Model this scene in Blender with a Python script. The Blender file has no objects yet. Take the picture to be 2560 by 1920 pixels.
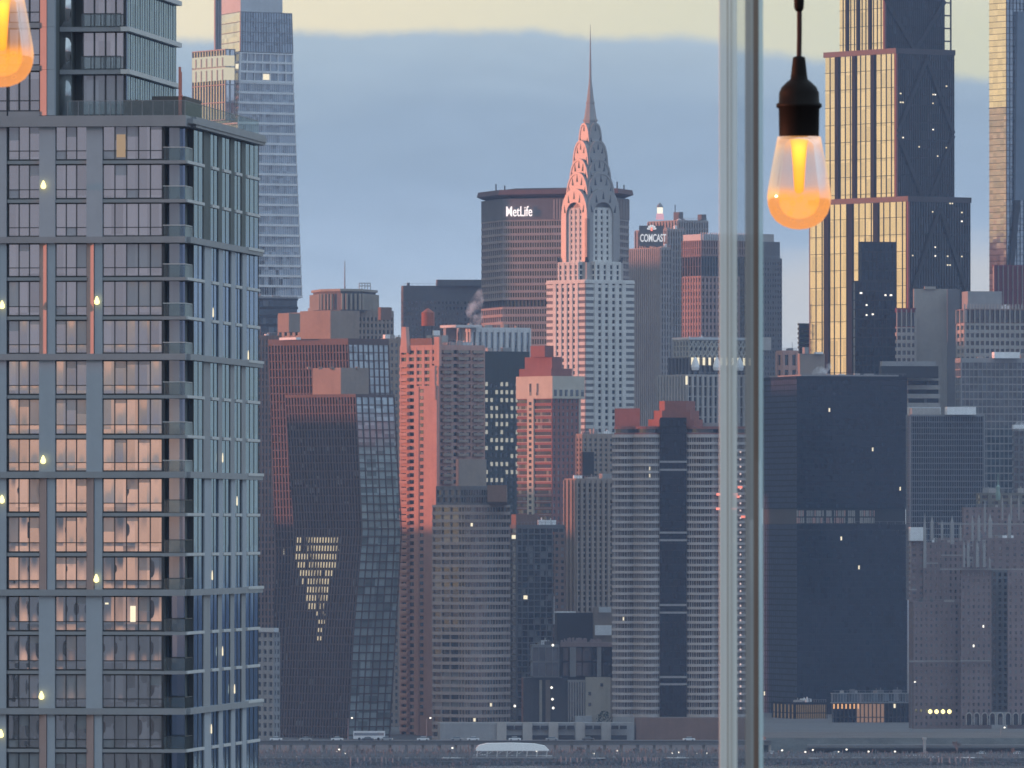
import bpy, math, random
from mathutils import Vector, Matrix
R = math.radians
rnd = random.Random(11)
SC = bpy.context.scene
COL = SC.collection

# ------------------------------------------------------------------ camera, light, exposure
K = 4e-5            # radians per photo pixel (the photo is 2560 x 1920)
ZC = 82.0           # the roof terrace is 82 m above the river
HY = 1320           # photo row of the horizon
PITCH = math.atan((HY - 960) * K)
cam = bpy.data.cameras.new("camera")
cam.sensor_width = 36.0
cam.lens = 36.0 / (2560 * K)
cam.clip_start = 0.5
cam.clip_end = 60000
cam.dof.use_dof = True
cam.dof.focus_distance = 4400
cam.dof.aperture_fstop = 260
cam_o = bpy.data.objects.new("camera", cam)
COL.objects.link(cam_o)
cam_o.location = (0, 0, ZC)
cam_o.rotation_euler = (R(90) + PITCH, 0, 0)
SC.camera = cam_o
SC.view_settings.view_transform = 'Standard'
SC.view_settings.look = 'None'
SC.view_settings.gamma = 1
SC.view_settings.exposure = 0.3
SC.cycles.filter_width = 1.65
SC.cycles.max_bounces = 6
SC.cycles.transparent_max_bounces = 12
SC.cycles.volume_bounces = 1
SC.cycles.sample_clamp_indirect = 4

SUN_AZ = R(-86)     # from the view direction, negative = to the left
SUN_EL = R(2.0)
sun = bpy.data.lights.new("sun", 'SUN')
sun.energy = 4.0
sun.angle = R(0.53)
sun.color = (1.0, 0.32, 0.19)
sun_o = bpy.data.objects.new("sun", sun)
COL.objects.link(sun_o)
sdir = Vector((math.sin(SUN_AZ) * math.cos(SUN_EL), math.cos(SUN_AZ) * math.cos(SUN_EL), math.sin(SUN_EL)))
sun_o.rotation_euler = sdir.to_track_quat('Z', 'Y').to_euler()


def lin(r, g, b, a=1.0):
    f = lambda c: (c / 255 / 12.92) if c <= 10.31 else ((c / 255 + 0.055) / 1.055) ** 2.4
    return (f(r), f(g), f(b), a)


class NT:
    """tiny node-tree writer"""
    def __init__(s, nt):
        s.nt = nt
        nt.nodes.clear()

    def n(s, typ, **kw):
        nd = s.nt.nodes.new(typ)
        ins = kw.pop('ins', {})
        for a, v in kw.items():
            setattr(nd, a, v)
        for a, v in ins.items():
            s.set(nd.inputs[a], v)
        return nd

    def set(s, sock, v):
        if isinstance(v, bpy.types.NodeSocket):
            s.nt.links.new(v, sock)
        else:
            sock.default_value = v

    def math(s, op, a, b=None, c=None, clamp=False):
        nd = s.nt.nodes.new('ShaderNodeMath')
        nd.operation = op
        nd.use_clamp = clamp
        s.set(nd.inputs[0], a)
        if b is not None:
            s.set(nd.inputs[1], b)
        if c is not None:
            s.set(nd.inputs[2], c)
        return nd.outputs[0]

    def mix(s, f, a, b):
        nd = s.nt.nodes.new('ShaderNodeMix')
        nd.data_type = 'RGBA'
        s.set(nd.inputs[0], f)
        s.set(nd.inputs[6], a)
        s.set(nd.inputs[7], b)
        return nd.outputs[2]

    def ramp(s, f, stops, interp='LINEAR'):
        nd = s.nt.nodes.new('ShaderNodeValToRGB')
        cr = nd.color_ramp
        cr.interpolation = interp
        while len(cr.elements) < len(stops):
            cr.elements.new(0.5)
        for e, (p, c) in zip(cr.elements, stops):
            e.position = p
            e.color = c
        s.set(nd.inputs[0], f)
        return nd.outputs[0]

    def sstep(s, x, a, b):
        nd = s.nt.nodes.new('ShaderNodeMapRange')
        nd.interpolation_type = 'SMOOTHSTEP'
        s.set(nd.inputs[0], x)
        nd.inputs[1].default_value = a
        nd.inputs[2].default_value = b
        return nd.outputs[0]


world = bpy.data.worlds.new("World")
SC.world = world
world.use_nodes = True
w = NT(world.node_tree)
sky = w.n('ShaderNodeTexSky', sky_type='NISHITA', sun_disc=False)
sky.sun_elevation = SUN_EL
sky.sun_rotation = SUN_AZ
sky.air_density = 1.0
sky.dust_density = 1.5
sky.ozone_density = 2.0
tc = w.n('ShaderNodeTexCoord')
sx = w.n('ShaderNodeSeparateXYZ', ins={0: tc.outputs['Generated']})
X, Y_, Z_ = sx.outputs
el = w.math('ARCSINE', Z_)
az = w.math('ARCTAN2', X, Y_)
sky01 = w.n('ShaderNodeVectorMath', operation='SCALE', ins={0: sky.outputs[0], 'Scale': 0.15}).outputs[0]
SKYGAIN = 1.0
# front: cream evening sky over a blue-grey cloud bank
mapn = w.n('ShaderNodeMapping', ins={0: tc.outputs['Generated'], 'Scale': (18, 18, 60)})
nz = w.n('ShaderNodeTexNoise', ins={'Vector': mapn.outputs[0], 'Scale': 2.2, 'Detail': 6.0, 'Roughness': 0.55})
nzo = w.math('SUBTRACT', nz.outputs[0], 0.5)
e2 = w.math('ADD', el, w.math('MULTIPLY', nzo, 0.011))
front = w.ramp(w.math('MULTIPLY', e2, 1 / 0.06, clamp=True), [
    (0.0, lin(190, 200, 208)), (0.32, lin(184, 199, 212)), (0.45, lin(164, 184, 203)), (0.58, lin(148, 168, 186)),
    (0.70, lin(146, 165, 181)), (0.80, lin(162, 179, 190)), (0.90, lin(170, 186, 197)), (1.0, lin(176, 190, 198))])
wisp = w.n('ShaderNodeTexNoise', ins={'Vector': mapn.outputs[0], 'Scale': 4.5, 'Detail': 8.0, 'Roughness': 0.62, 'Distortion': 0.4})
front = w.n('ShaderNodeVectorMath', operation='SCALE', ins={0: front, 'Scale': w.math('ADD', 0.99, w.math('MULTIPLY', wisp.outputs[0], 0.20))}).outputs[0]
da = w.math('ADD', az, 0.008)
edge = w.math('SUBTRACT', 0.0496, w.math('MULTIPLY', w.math('MULTIPLY', da, da), 1.6))
nz2 = w.n('ShaderNodeTexNoise', ins={'Vector': tc.outputs['Generated'], 'Scale': 75.0, 'Detail': 7.0, 'Roughness': 0.6})
over = w.math('ADD', w.math('SUBTRACT', el, edge), w.math('MULTIPLY', w.math('SUBTRACT', nz2.outputs[0], 0.5), 0.0034))
creamr = w.mix(w.sstep(az, -0.04, 0.05), lin(242, 229, 192), lin(212, 212, 182))
cream = w.mix(w.sstep(w.math('ADD', el, w.math('MULTIPLY', nzo, 0.03)), 0.046, 0.075), creamr, lin(232, 226, 204))
front = w.mix(w.sstep(over, -0.0007, 0.0008), front, cream)
# pale break in the cloud low on the right
pal = w.math('MULTIPLY', w.sstep(az, 0.010, 0.030), w.math('MULTIPLY', w.sstep(e2, 0.016, 0.021), w.math('SUBTRACT', 1.0, w.sstep(e2, 0.025, 0.031))))
front = w.mix(w.math('MULTIPLY', pal, 0.92), front, lin(208, 208, 204))
# left, round the low sun
west = w.ramp(w.math('MULTIPLY', el, 1 / 0.5, clamp=True), [
    (0.0, (1.08, .62, .22, 1)), (0.06, (1.14, .78, .31, 1)), (0.14, (1.05, .82, .42, 1)), (0.3, lin(244, 226, 180)), (1.0, lin(150, 160, 172))])
# behind the camera: an orange glow low down, mauve-grey above it
east = w.ramp(w.math('MULTIPLY', el, 1 / 0.12, clamp=True), [
    (0.0, (1.12, .66, .48, 1)), (0.055, (1.0, .60, .44, 1)), (0.085, (.56, .45, .40, 1)), (0.15, lin(168, 164, 176)), (0.5, lin(168, 168, 182)), (1.0, lin(176, 186, 205))])
side = w.ramp(w.math('MULTIPLY', el, 1 / 0.12, clamp=True), [
    (0.0, lin(170, 178, 190)), (0.3, lin(160, 176, 198)), (1.0, lin(165, 182, 205))])
aaz = w.math('ABSOLUTE', az)
low = w.mix(w.sstep(az, -0.35, -1.0), front, west)
low = w.mix(w.sstep(az, 0.25, 1.0), low, side)
low = w.mix(w.sstep(aaz, 2.3, 2.75), low, east)
hi = w.n('ShaderNodeVectorMath', operation='ADD', ins={0: sky01, 1: (0.60, 0.76, 0.88)}).outputs[0]
westhi = w.math('MULTIPLY', w.sstep(az, -0.25, -0.9), w.sstep(az, -2.5, -1.9))
hi = w.mix(westhi, hi, (0.30, 0.30, 0.31, 1))
skyc = w.mix(w.sstep(el, 0.09, 0.5), low, hi)
skyc = w.mix(w.sstep(el, 0.0, -0.01), skyc, lin(110, 115, 125))
bg = w.n('ShaderNodeBackground', ins={0: skyc, 1: SKYGAIN})
out = w.n('ShaderNodeOutputWorld', ins={0: bg.outputs[0]})


# ------------------------------------------------------------------ materials
MATS = {}


def newmat(name):
    m = bpy.data.materials.new(name)
    m.use_nodes = True
    MATS[name] = m
    return m, NT(m.node_tree)


def stone(name, col, rough=0.85, var=0.17, scale=0.08, metallic=0.0, streak=0.12, spec=0.3):
    """wall material: object-space blotches, fine grain and rain streaks"""
    m, t = newmat(name)
    tc = t.n('ShaderNodeTexCoord')
    o = tc.outputs['Object']
    n1 = t.n('ShaderNodeTexNoise', ins={'Vector': o, 'Scale': scale, 'Detail': 6.0, 'Roughness': 0.65})
    mp = t.n('ShaderNodeMapping', ins={0: o, 'Scale': (1, 1, 0.05)})
    n2 = t.n('ShaderNodeTexNoise', ins={'Vector': mp.outputs[0], 'Scale': 0.9, 'Detail': 4.0})
    f = t.math('ADD', t.math('MULTIPLY', t.math('SUBTRACT', n1.outputs[0], 0.5), 2 * var * 1.6),
               t.math('MULTIPLY', t.math('SUBTRACT', n2.outputs[0], 0.5), 2 * streak))
    n3 = t.n('ShaderNodeTexNoise', ins={'Vector': o, 'Scale': scale * 9, 'Detail': 3.0})
    f = t.math('ADD', f, t.math('MULTIPLY', t.math('SUBTRACT', n3.outputs[0], 0.5), 1.5 * var))
    f = t.math('ADD', f, 1.0)
    c = t.n('ShaderNodeVectorMath', operation='SCALE', ins={0: col[:3], 'Scale': f})
    p = t.n('ShaderNodeBsdfPrincipled', ins={'Base Color': c.outputs[0], 'Roughness': rough, 'Metallic': metallic, 'Specular IOR Level': spec})
    t.n('ShaderNodeOutputMaterial', ins={0: p.outputs[0]})
    return m


def glass(name, col, refl=0.3, rough=0.06, pane=(1.5, 3.5), var=0.5, tint=(0.9, 0.95, 1.0), wave=0.02, bright=0.0, bcol=(120, 122, 124), fv=0.2):
    """window glass seen from outside: dark room behind, a coated reflecting face; every pane differs a little"""
    m, t = newmat(name)
    tc = t.n('ShaderNodeTexCoord')
    sp = t.n('ShaderNodeSeparateXYZ', ins={0: tc.outputs['Object']})
    s = t.math('ADD', sp.outputs[0], t.math('MULTIPLY', sp.outputs[1], 0.987))
    cx = t.math('FLOOR', t.math('DIVIDE', s, pane[0]))
    cz = t.math('FLOOR', t.math('DIVIDE', sp.outputs[2], pane[1]))
    oi = t.n('ShaderNodeObjectInfo')
    cv = t.n('ShaderNodeCombineXYZ', ins={0: cx, 1: cz, 2: t.math('MULTIPLY', oi.outputs['Random'], 50.0)})
    wn = t.n('ShaderNodeTexWhiteNoise', noise_dimensions='3D', ins={0: cv.outputs[0]})
    f = t.math('ADD', 1 - var, t.math('MULTIPLY', wn.outputs[0], 2 * var))
    c = t.n('ShaderNodeVectorMath', operation='SCALE', ins={0: col[:3], 'Scale': f}).outputs[0]
    if bright > 0:   # a share of panes has pale blinds down
        bl = t.math('LESS_THAN', wn.outputs[0], bright)
        c = t.mix(bl, c, lin(*bcol))
    geo = t.n('ShaderNodeNewGeometry')
    off = t.n('ShaderNodeVectorMath', operation='SUBTRACT', ins={0: wn.outputs[1], 1: (0.5, 0.5, 0.5)})
    off = t.n('ShaderNodeVectorMath', operation='SCALE', ins={0: off.outputs[0], 'Scale': wave})
    nn = t.n('ShaderNodeVectorMath', operation='ADD', ins={0: geo.outputs['Normal'], 1: off.outputs[0]})
    nn = t.n('ShaderNodeVectorMath', operation='NORMALIZE', ins={0: nn.outputs[0]})
    d = t.n('ShaderNodeBsdfDiffuse', ins={0: c})
    g = t.n('ShaderNodeBsdfGlossy', ins={'Color': tint + (1,), 'Roughness': rough, 'Normal': nn.outputs[0]})
    fr = t.n('ShaderNodeFresnel', ins={0: 1.45})
    fac = t.math('ADD', refl, t.math('MULTIPLY', fr.outputs[0], 1 - refl), clamp=True)
    fac = t.math('MULTIPLY', fac, t.math('ADD', 1.0 - fv, t.math('MULTIPLY', wn.outputs[0], fv)), clamp=True)
    mx = t.n('ShaderNodeMixShader', ins={0: fac, 1: d.outputs[0], 2: g.outputs[0]})
    t.n('ShaderNodeOutputMaterial', ins={0: mx.outputs[0]})
    return m


def emit(name, col, strength):
    m, t = newmat(name)
    e = t.n('ShaderNodeEmission', ins={0: col, 1: strength})
    t.n('ShaderNodeOutputMaterial', ins={0: e.outputs[0]})
    return m


def metal(name, col, rough=0.4, metallic=0.8):
    return stone(name, col, rough, 0.06, 0.3, metallic, 0.06, 0.5)


S_WHITE = stone('white_brick', (0.56, 0.56, 0.57, 1))
S_CREAM = stone('cream_stone', (0.46, 0.42, 0.36, 1))
S_GREY = stone('grey_stone', (0.27, 0.27, 0.28, 1))
S_LIME = stone('limestone', (0.36, 0.34, 0.33, 1))
S_DGREY = stone('dark_stone', (0.13, 0.13, 0.14, 1))
S_BROWN = stone('brown_brick', (0.18, 0.115, 0.095, 1))
S_RED = stone('red_brick', (0.22, 0.095, 0.085, 1))
S_PINK = stone('pink_brick', (0.41, 0.25, 0.215, 1))
S_TAN = stone('tan_brick', (0.26, 0.21, 0.18, 1))
S_MAROON = stone('maroon_panel', (0.16, 0.035, 0.045, 1))
S_COPPER = stone('aged_copper', (0.095, 0.068, 0.066, 1), 0.6)
S_CONC = stone('concrete', (0.30, 0.28, 0.26, 1))
S_BLACK = stone('black_panel', (0.022, 0.022, 0.026, 1), 0.6)
S_NAVY = stone('bronze_panel', (0.014, 0.017, 0.024, 1), 0.9, spec=.05)
S_PALE = stone('pale_metal_band', (0.48, 0.50, 0.53, 1), 0.5)
S_WBAND = stone('white_metal_band', (0.66, 0.68, 0.70, 1), 0.5, streak=.05)
S_SNOW = stone('snowy_roof', (0.75, 0.76, 0.78, 1))
S_TERRA = stone('terracotta', (0.42, 0.12, 0.08, 1))
M_STEEL = metal('stainless_steel', (0.29, 0.285, 0.29, 1), 0.5, 0.25)
M_DARK = metal('dark_metal', (0.03, 0.03, 0.035, 1), 0.5, 0.3)
M_GREY = metal('grey_metal', (0.22, 0.23, 0.25, 1), 0.5, 0.3)
M_GOLDFIN = metal('bronze_fin', (0.16, 0.10, 0.08, 1), 0.45, 0.4)
G_DARK = glass('dark_window', (0.014, 0.017, 0.022, 1), 0.05, 0.1, bright=0.10, bcol=(84, 86, 90))
G_MID = glass('office_window', (0.03, 0.035, 0.042, 1), 0.10, 0.1, bright=0.16)
G_BLIND = glass('window_with_blinds', (0.035, 0.035, 0.04, 1), 0.08, 0.12, pane=(1.2, 3.2), bright=0.22)
G_BLUE = glass('blue_curtain_wall', (0.11, 0.135, 0.165, 1), 0.28, 0.06, pane=(2.2, 4.5))
G_MATTE = glass('tinted_side_glass', (0.008, 0.011, 0.018, 1), 0.0, 0.5, pane=(1.4, 3.3), tint=(.35, .45, .7))
G_SLATE = glass('slate_window', (0.055, 0.068, 0.082, 1), 0.05, 0.15, pane=(2.2, 4.0), var=.45)
G_NAVY = glass('bronze_tinted_glass', (0.008, 0.011, 0.018, 1), 0.010, 0.14, pane=(1.4, 3.3), tint=(0.6, 0.75, 1.0))
G_GOLD = glass('mirror_curtain_wall', (0.02, 0.02, 0.02, 1), 0.80, 0.04, pane=(4.0, 8.2), var=0.3, tint=(1, 0.98, 0.95), wave=0.004, fv=0.22)
G_COP = glass('copper_tower_window', (0.02, 0.02, 0.025, 1), 0.05, 0.1, pane=(1.3, 3.3), bright=0.04)
G_COPB = glass('copper_tower_curtain_wall', (0.25, 0.30, 0.315, 1), 0.28, 0.12, pane=(4.7, 3.3), var=0.5)
E_WARM = emit('warm_window_light', (1.0, 0.72, 0.36, 1), 1.1)
E_PALEW = emit('pale_window_light', (1.0, 0.88, 0.62, 1), 0.95)
E_WHITE = emit('white_lamp_light', (1.0, 0.92, 0.78, 1), 1.7)
E_SIGN = emit('sign_light', (1.0, 0.86, 0.84, 1), 1.3)
E_SIGN2 = emit('sign_light_cool', (0.86, 0.88, 0.92, 1), 0.75)
E_ORANGE = emit('orange_lamp_light', (1.0, 0.52, 0.22, 1), .8)
E_RED = emit('red_lamp_light', (1.0, 0.25, 0.18, 1), 1.4)
E_YEL = emit('yellow_lamp_light', (1.0, 0.85, 0.32, 1), 2.2)


# ------------------------------------------------------------------ mesh helpers
class MB:
    def __init__(s):
        s.v = []
        s.f = []
        s.m = []
        s.cur = 0

    def add(s, vs, fs):
        o = len(s.v)
        s.v += [tuple(v) for v in vs]
        s.f += [tuple(i + o for i in f) for f in fs]
        s.m += [s.cur] * len(fs)
        return s

    def box(s, x0, x1, y0, y1, z0, z1):
        return s.prism([(x0, y0), (x1, y0), (x1, y1), (x0, y1)], z0, z1)

    def prism(s, poly, z0, z1):
        return s.loft(poly, z0, poly, z1)

    def loft(s, pa, za, pb, zb):
        n = len(pa)
        vs = [(p[0], p[1], za) for p in pa] + [(p[0], p[1], zb) for p in pb]
        fs = [(i, (i + 1) % n, n + (i + 1) % n, n + i) for i in range(n)]
        fs += [tuple(range(n - 1, -1, -1)), tuple(range(n, 2 * n))]
        return s.add(vs, fs)

    def quad(s, a, b, c, d):
        return s.add([a, b, c, d], [(0, 1, 2, 3)])

    def tube(s, pts, rad, n=6, cap=True):
        pts = [Vector(p) for p in pts]
        rads = rad if isinstance(rad, (list, tuple)) else [rad] * len(pts)
        vs, fs = [], []
        for i, p in enumerate(pts):
            d = (pts[min(i + 1, len(pts) - 1)] - pts[max(i - 1, 0)]).normalized()
            a = Vector((1, 0, 0)) if abs(d.x) < 0.8 else Vector((0, 1, 0))
            u = d.cross(a).normalized()
            q = d.cross(u).normalized()
            for k in range(n):
                an = 2 * math.pi * k / n
                vs.append(p + (u * math.cos(an) + q * math.sin(an)) * rads[i])
        for i in range(len(pts) - 1):
            for k in range(n):
                fs.append((i * n + k, i * n + (k + 1) % n, (i + 1) * n + (k + 1) % n, (i + 1) * n + k))
        if cap:
            fs.append(tuple(range(n - 1, -1, -1)))
            fs.append(tuple((len(pts) - 1) * n + k for k in range(n)))
        return s.add(vs, fs)

    def lathe(s, prof, n=24, cx=0, cy=0):
        vs, fs = [], []
        for r, z in prof:
            for k in range(n):
                a = 2 * math.pi * k / n
                vs.append((cx + r * math.cos(a), cy + r * math.sin(a), z))
        for i in range(len(prof) - 1):
            for k in range(n):
                fs.append((i * n + k, i * n + (k + 1) % n, (i + 1) * n + (k + 1) % n, (i + 1) * n + k))
        fs.append(tuple(range(n - 1, -1, -1)))
        fs.append(tuple((len(prof) - 1) * n + k for k in range(n)))
        return s.add(vs, fs)

    def build(s, name, mats, parent=None, smooth=False):
        me = bpy.data.meshes.new(name)
        me.from_pydata(s.v, [], s.f)
        if not isinstance(mats, (list, tuple)):
            mats = [mats]
        for m in mats:
            me.materials.append(m)
        if len(mats) > 1:
            me.polygons.foreach_set('material_index', s.m)
        if smooth:
            me.polygons.foreach_set('use_smooth', [True] * len(me.polygons))
        me.update()
        o = bpy.data.objects.new(name, me)
        COL.objects.link(o)
        if parent is not None:
            o.parent = parent
        return o


def tag(o, label=None, cat=None, group=None, kind=None):
    if label:
        o['label'] = label
    if cat:
        o['category'] = cat
    if group:
        o['group'] = group
    if kind:
        o['kind'] = kind
    return o


def thing(name, label, cat, loc=(0, 0, 0), rotz=0.0, group=None):
    o = bpy.data.objects.new(name, None)
    o.empty_display_size = 1
    COL.objects.link(o)
    o.location = loc
    o.rotation_euler = (0, 0, rotz)
    return tag(o, label, cat, group)


def dup(o, loc=None, rotz=None, parent=None, label=None):
    """copy of a thing (or part) with copies of everything under it"""
    c = o.copy()
    COL.objects.link(c)
    if parent is not None:
        c.parent = parent
    if loc is not None:
        c.location = loc
    if rotz is not None:
        c.rotation_euler = (0, 0, rotz)
    if label:
        c['label'] = label
    for ch in list(o.children):
        dup(ch, parent=c)
    return c


def ux(px):
    return (px - 1280) * K


def zz(py, Y):
    """height of photo row py at distance Y"""
    v = (960 - py) * K
    return ZC + Y * (math.sin(PITCH) + v * math.cos(PITCH)) / (math.cos(PITCH) - v * math.sin(PITCH))


def at(px, py, Y):
    return Vector((ux(px) * Y, Y, zz(py, Y)))


def inset(poly, d):
    n = len(poly)
    o = []
    for i in range(n):
        p0, p1, p2 = Vector(poly[i - 1]), Vector(poly[i]), Vector(poly[(i + 1) % n])
        a, b = (p1 - p0).normalized(), (p2 - p1).normalized()
        na, nb = Vector((-a.y, a.x)), Vector((-b.y, b.x))
        h = na + nb
        h = h / max(h.length_squared, 1e-6) * 2
        o.append(tuple(p1 + h * d))
    return o


class Bld:
    """a building whose near vertical edge is at photo column xc and distance Y; local +x runs along the right-hand face and
    local +y back along the left-hand face"""
    def __init__(s, name, label, cat, xc, Y, yaw=36, group=None):
        s.Y, s.yaw, s.xc = Y, R(yaw), xc
        s.C = Vector((ux(xc) * Y, Y))
        s.root = thing(name, label, cat, (s.C.x, Y, 0), s.yaw, group)
        s.ex = Vector((math.cos(s.yaw), math.sin(s.yaw)))
        s.ey = Vector((-math.sin(s.yaw), math.cos(s.yaw)))

    def loc(s, p):
        d = Vector(p) - s.C
        return (d.dot(s.ex), d.dot(s.ey))

    def rect(s, xl, xc, xr, Y=None):
        """footprint in local coordinates from its three photo columns"""
        Y = Y or s.Y
        C = Vector((ux(xc) * Y, Y))
        u = ux(xr)
        W = (u * Y - C.x) / (s.ex.x - u * s.ex.y)
        u = ux(xl)
        D = (u * Y - C.x) / (s.ey.x - u * s.ey.y)
        x0, y0 = s.loc(C)
        return [(x0, y0), (x0 + W, y0), (x0 + W, y0 + D), (x0, y0 + D)]

    def pts(s, lst):
        """polygon from (photo column, distance) pairs"""
        return [s.loc((ux(px) * y, y)) for px, y in lst]

    def z(s, py):
        return zz(py, s.Y)

    def facing(s, a, b):
        d = (Vector(b) - Vector(a)).normalized()
        n = s.ex * d.y + s.ey * (-d.x)
        return n.y < 0.25

    def box(s, name, xl, xc, xr, yt, yb, mat, Y=None, parent=None):
        return MB().prism(s.rect(xl, xc, xr, Y), zz(yb, Y or s.Y), zz(yt, Y or s.Y)).build(name, mat, parent or s.root)

    def sect(s, levels, wall, gl, nf, sp=0.35, front=10, left=10, pw=0.4, pp=0.12, rec=0.5, par=1.0, name='wall', gleft=None,
             edges=None, wname='window_band', lit=0, litmat=None, litname='lit_or_reflecting_window', pierwall=None, pwf=None):
        """storeys between height levels [(z, polygon)...]: one glass prism per storey, spandrel rings and piers over it.
        front/left: number of pier bays on the right-hand and left-hand faces (0 = no piers)"""
        za, zb = levels[0][0], levels[-1][0]

        def poly(z):
            for (z0, p0), (z1, p1) in zip(levels, levels[1:]):
                if z <= z1 + 1e-6:
                    t = (z - z0) / (z1 - z0)
                    return [(a[0] + (b[0] - a[0]) * t, a[1] + (b[1] - a[1]) * t) for a, b in zip(p0, p1)]
            return levels[-1][1]
        const = all(l[1] == levels[0][1] for l in levels)
        fh = (zb - par - za) / nf
        W = MB()
        P = MB()
        n = len(levels[0][1])
        litq = MB()
        pz = poly(za)
        proto = None
        for i in range(nf):
            z0 = za + i * fh
            z1 = z0 + fh
            q0, q1 = inset(poly(z0), rec), inset(poly(z1), rec)
            if const and proto is not None:
                o = proto.copy()
                COL.objects.link(o)
                o.location = (0, 0, i * fh)
            else:
                o = MB().loft(q0, z0 + 0.02, q1, z1 - 0.02)
                mats = [gl, gleft] if gleft else [gl]
                if gleft:
                    o.m = [0] * n + [0, 0]
                    o.m[n - 1] = 1
                    if n > 4:
                        pass
                o = o.build(wname, mats, s.root)
                proto = o
            h = sp * fh
            W.loft(poly(z0), z0, poly(z0 + h), z0 + h)
        W.loft(poly(zb - par), zb - par, poly(zb), zb)
        for e in range(n):
            a, b = Vector(pz[e]), Vector(pz[(e + 1) % n])
            if not s.facing(a, b):
                continue
            dn = (b - a).normalized()
            isleft = dn.y < -0.5
            nb = edges[e] if edges else (left if isleft else front)
            if not nb:
                continue
            for j in range(nb + 1):
                t = j / nb
                zs = [za, zb - par * 0.3] if const else [za + i * fh for i in range(nf + 1)]
                for z0, z1 in zip(zs, zs[1:]):
                    qq = []
                    for z in (z0, z1):
                        pl = poly(z)
                        A, B = Vector(pl[e]), Vector(pl[(e + 1) % n])
                        d = (B - A)
                        L = d.length
                        d = d / L
                        nrm = Vector((d.y, -d.x))
                        wd = L / nb * (pwf if (pwf is not None and not isleft) else pw)
                        t0 = max(0.0, t * L - wd / 2)
                        t1 = min(L, t * L + wd / 2)
                        i0, i1 = -rec - 0.2, pp
                        qq.append([A + d * t0 + nrm * i1, A + d * t1 + nrm * i1, A + d * t1 + nrm * i0, A + d * t0 + nrm * i0])
                    P.loft(qq[0], z0, qq[1], z1)
            # a few lit windows, each a small box of its own just inside the glass
        same = (pierwall is None or pierwall is wall)
        if same:
            o = len(W.v)
            W.v += P.v
            W.f += [tuple(i + o for i in f) for f in P.f]
            W.m += P.m
        wo = W.build(name, wall, s.root)
        if not same and P.v:
            P.build('pier', pierwall, s.root)
        vis = [e for e in range(n) if s.facing(pz[e], pz[(e + 1) % n])]
        for k in range(lit):
            e = rnd.choice(vis)
            i = rnd.randrange(nf)
            isleft = (Vector(pz[(e + 1) % n]) - Vector(pz[e])).normalized().y < -0.5
            nb = (edges[e] if edges else (left if isleft else front)) or 12
            j = rnd.randrange(nb)
            z0 = za + i * fh + (sp + 0.1 * (1 - sp)) * fh
            z1 = za + (i + 0.92) * fh
            pl = inset(poly((z0 + z1) / 2), rec - 0.04)
            A, B = Vector(pl[e]), Vector(pl[(e + 1) % n])
            d = (B - A)
            L = d.length
            d = d / L
            nrm = Vector((d.y, -d.x))
            m = pw / 2 if pw < 0.8 else 0.1
            t0, t1 = (j + m + 0.05) * L / nb, (j + 1 - m - 0.05) * L / nb
            MB().prism([A + d * t0 + nrm * .01, A + d * t1 + nrm * .01, A + d * t1 - nrm * .3, A + d * t0 - nrm * .3], z0, z1).build(
                litname, litmat or E_PALEW, s.root)
        return wo

    def clutter(s, p, z):
        W_, D_ = p[1][0] - p[0][0], p[3][1] - p[0][1]
        if W_ < 6 or D_ < 5:
            return
        for i in range(rnd.randint(3, 6)):
            w_, h_ = rnd.uniform(.8, min(4.5, W_ * .3)), rnd.uniform(.5, 2.0)
            x, y = p[0][0] + rnd.uniform(.05, .8) * W_, p[0][1] + rnd.uniform(.05, .7) * D_
            o = MB().box(x, x + w_, y, y + rnd.uniform(.8, 3), z - .1, z + h_)
            if rnd.random() < .5:
                o.tube([(x + w_ * .5, y + .4, z + h_ - .02), (x + w_ * .5, y + .4, z + h_ + rnd.uniform(.3, 1.2))], rnd.uniform(.1, .3), 6)
            o.build('roof_plant', rnd.choice((S_GREY, S_DGREY, S_LIME, S_TAN, S_SNOW)), s.root)
        if rnd.random() < .5:
            x, y = p[0][0] + rnd.uniform(.1, .9) * W_, p[0][1] + rnd.uniform(.05, .6) * D_
            MB().tube([(x, y, z - .1), (x, y, z + rnd.uniform(2.5, 7))], [.14, .06], 5).build('antenna', M_DARK, s.root)
        r_ = MB()
        for i in range(14):
            x = p[0][0] + W_ * (i + .5) / 14
            r_.box(x - .05, x + .05, p[0][1] + .3, p[0][1] + .4, z - .05, z + 1.1)
        r_.box(p[0][0] + .3, p[1][0] - .3, p[0][1] + .31, p[0][1] + .39, z + 1.05, z + 1.15)
        r_.build('roof_railing', M_GREY, s.root)

    def block(s, xl, xc, xr, yt, yb, wall, gl, fpx, Y=None, **kw):
        """rectangular section by photo rows; fpx = storey height in photo pixels"""
        Y = Y or s.Y
        p = s.rect(xl, xc, xr, Y)
        z0, z1 = zz(yb, Y), zz(yt, Y)
        nf = max(1, round((yb - yt) / fpx))
        s.clutter(p, z1)
        return s.sect([(z0, p), (z1, p)], wall, gl, nf, **kw)


def text_mesh(name, body, mat, parent, size, loc, rot, extrude=0.3, sx=1.0, bold=0.0):
    cu = bpy.data.curves.new(name, 'FONT')
    cu.body = body
    cu.size = size
    cu.extrude = extrude
    cu.offset = bold
    tmp = bpy.data.objects.new('tmp', cu)
    COL.objects.link(tmp)
    dg = bpy.context.evaluated_depsgraph_get()
    me = bpy.data.meshes.new_from_object(tmp.evaluated_get(dg))
    me.materials.clear()
    me.materials.append(mat)
    COL.objects.unlink(tmp)
    bpy.data.objects.remove(tmp)
    o = bpy.data.objects.new(name, me)
    COL.objects.link(o)
    o.parent = parent
    o.location = loc
    o.rotation_euler = rot
    o.scale = (sx, 1, 1)
    return o

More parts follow.
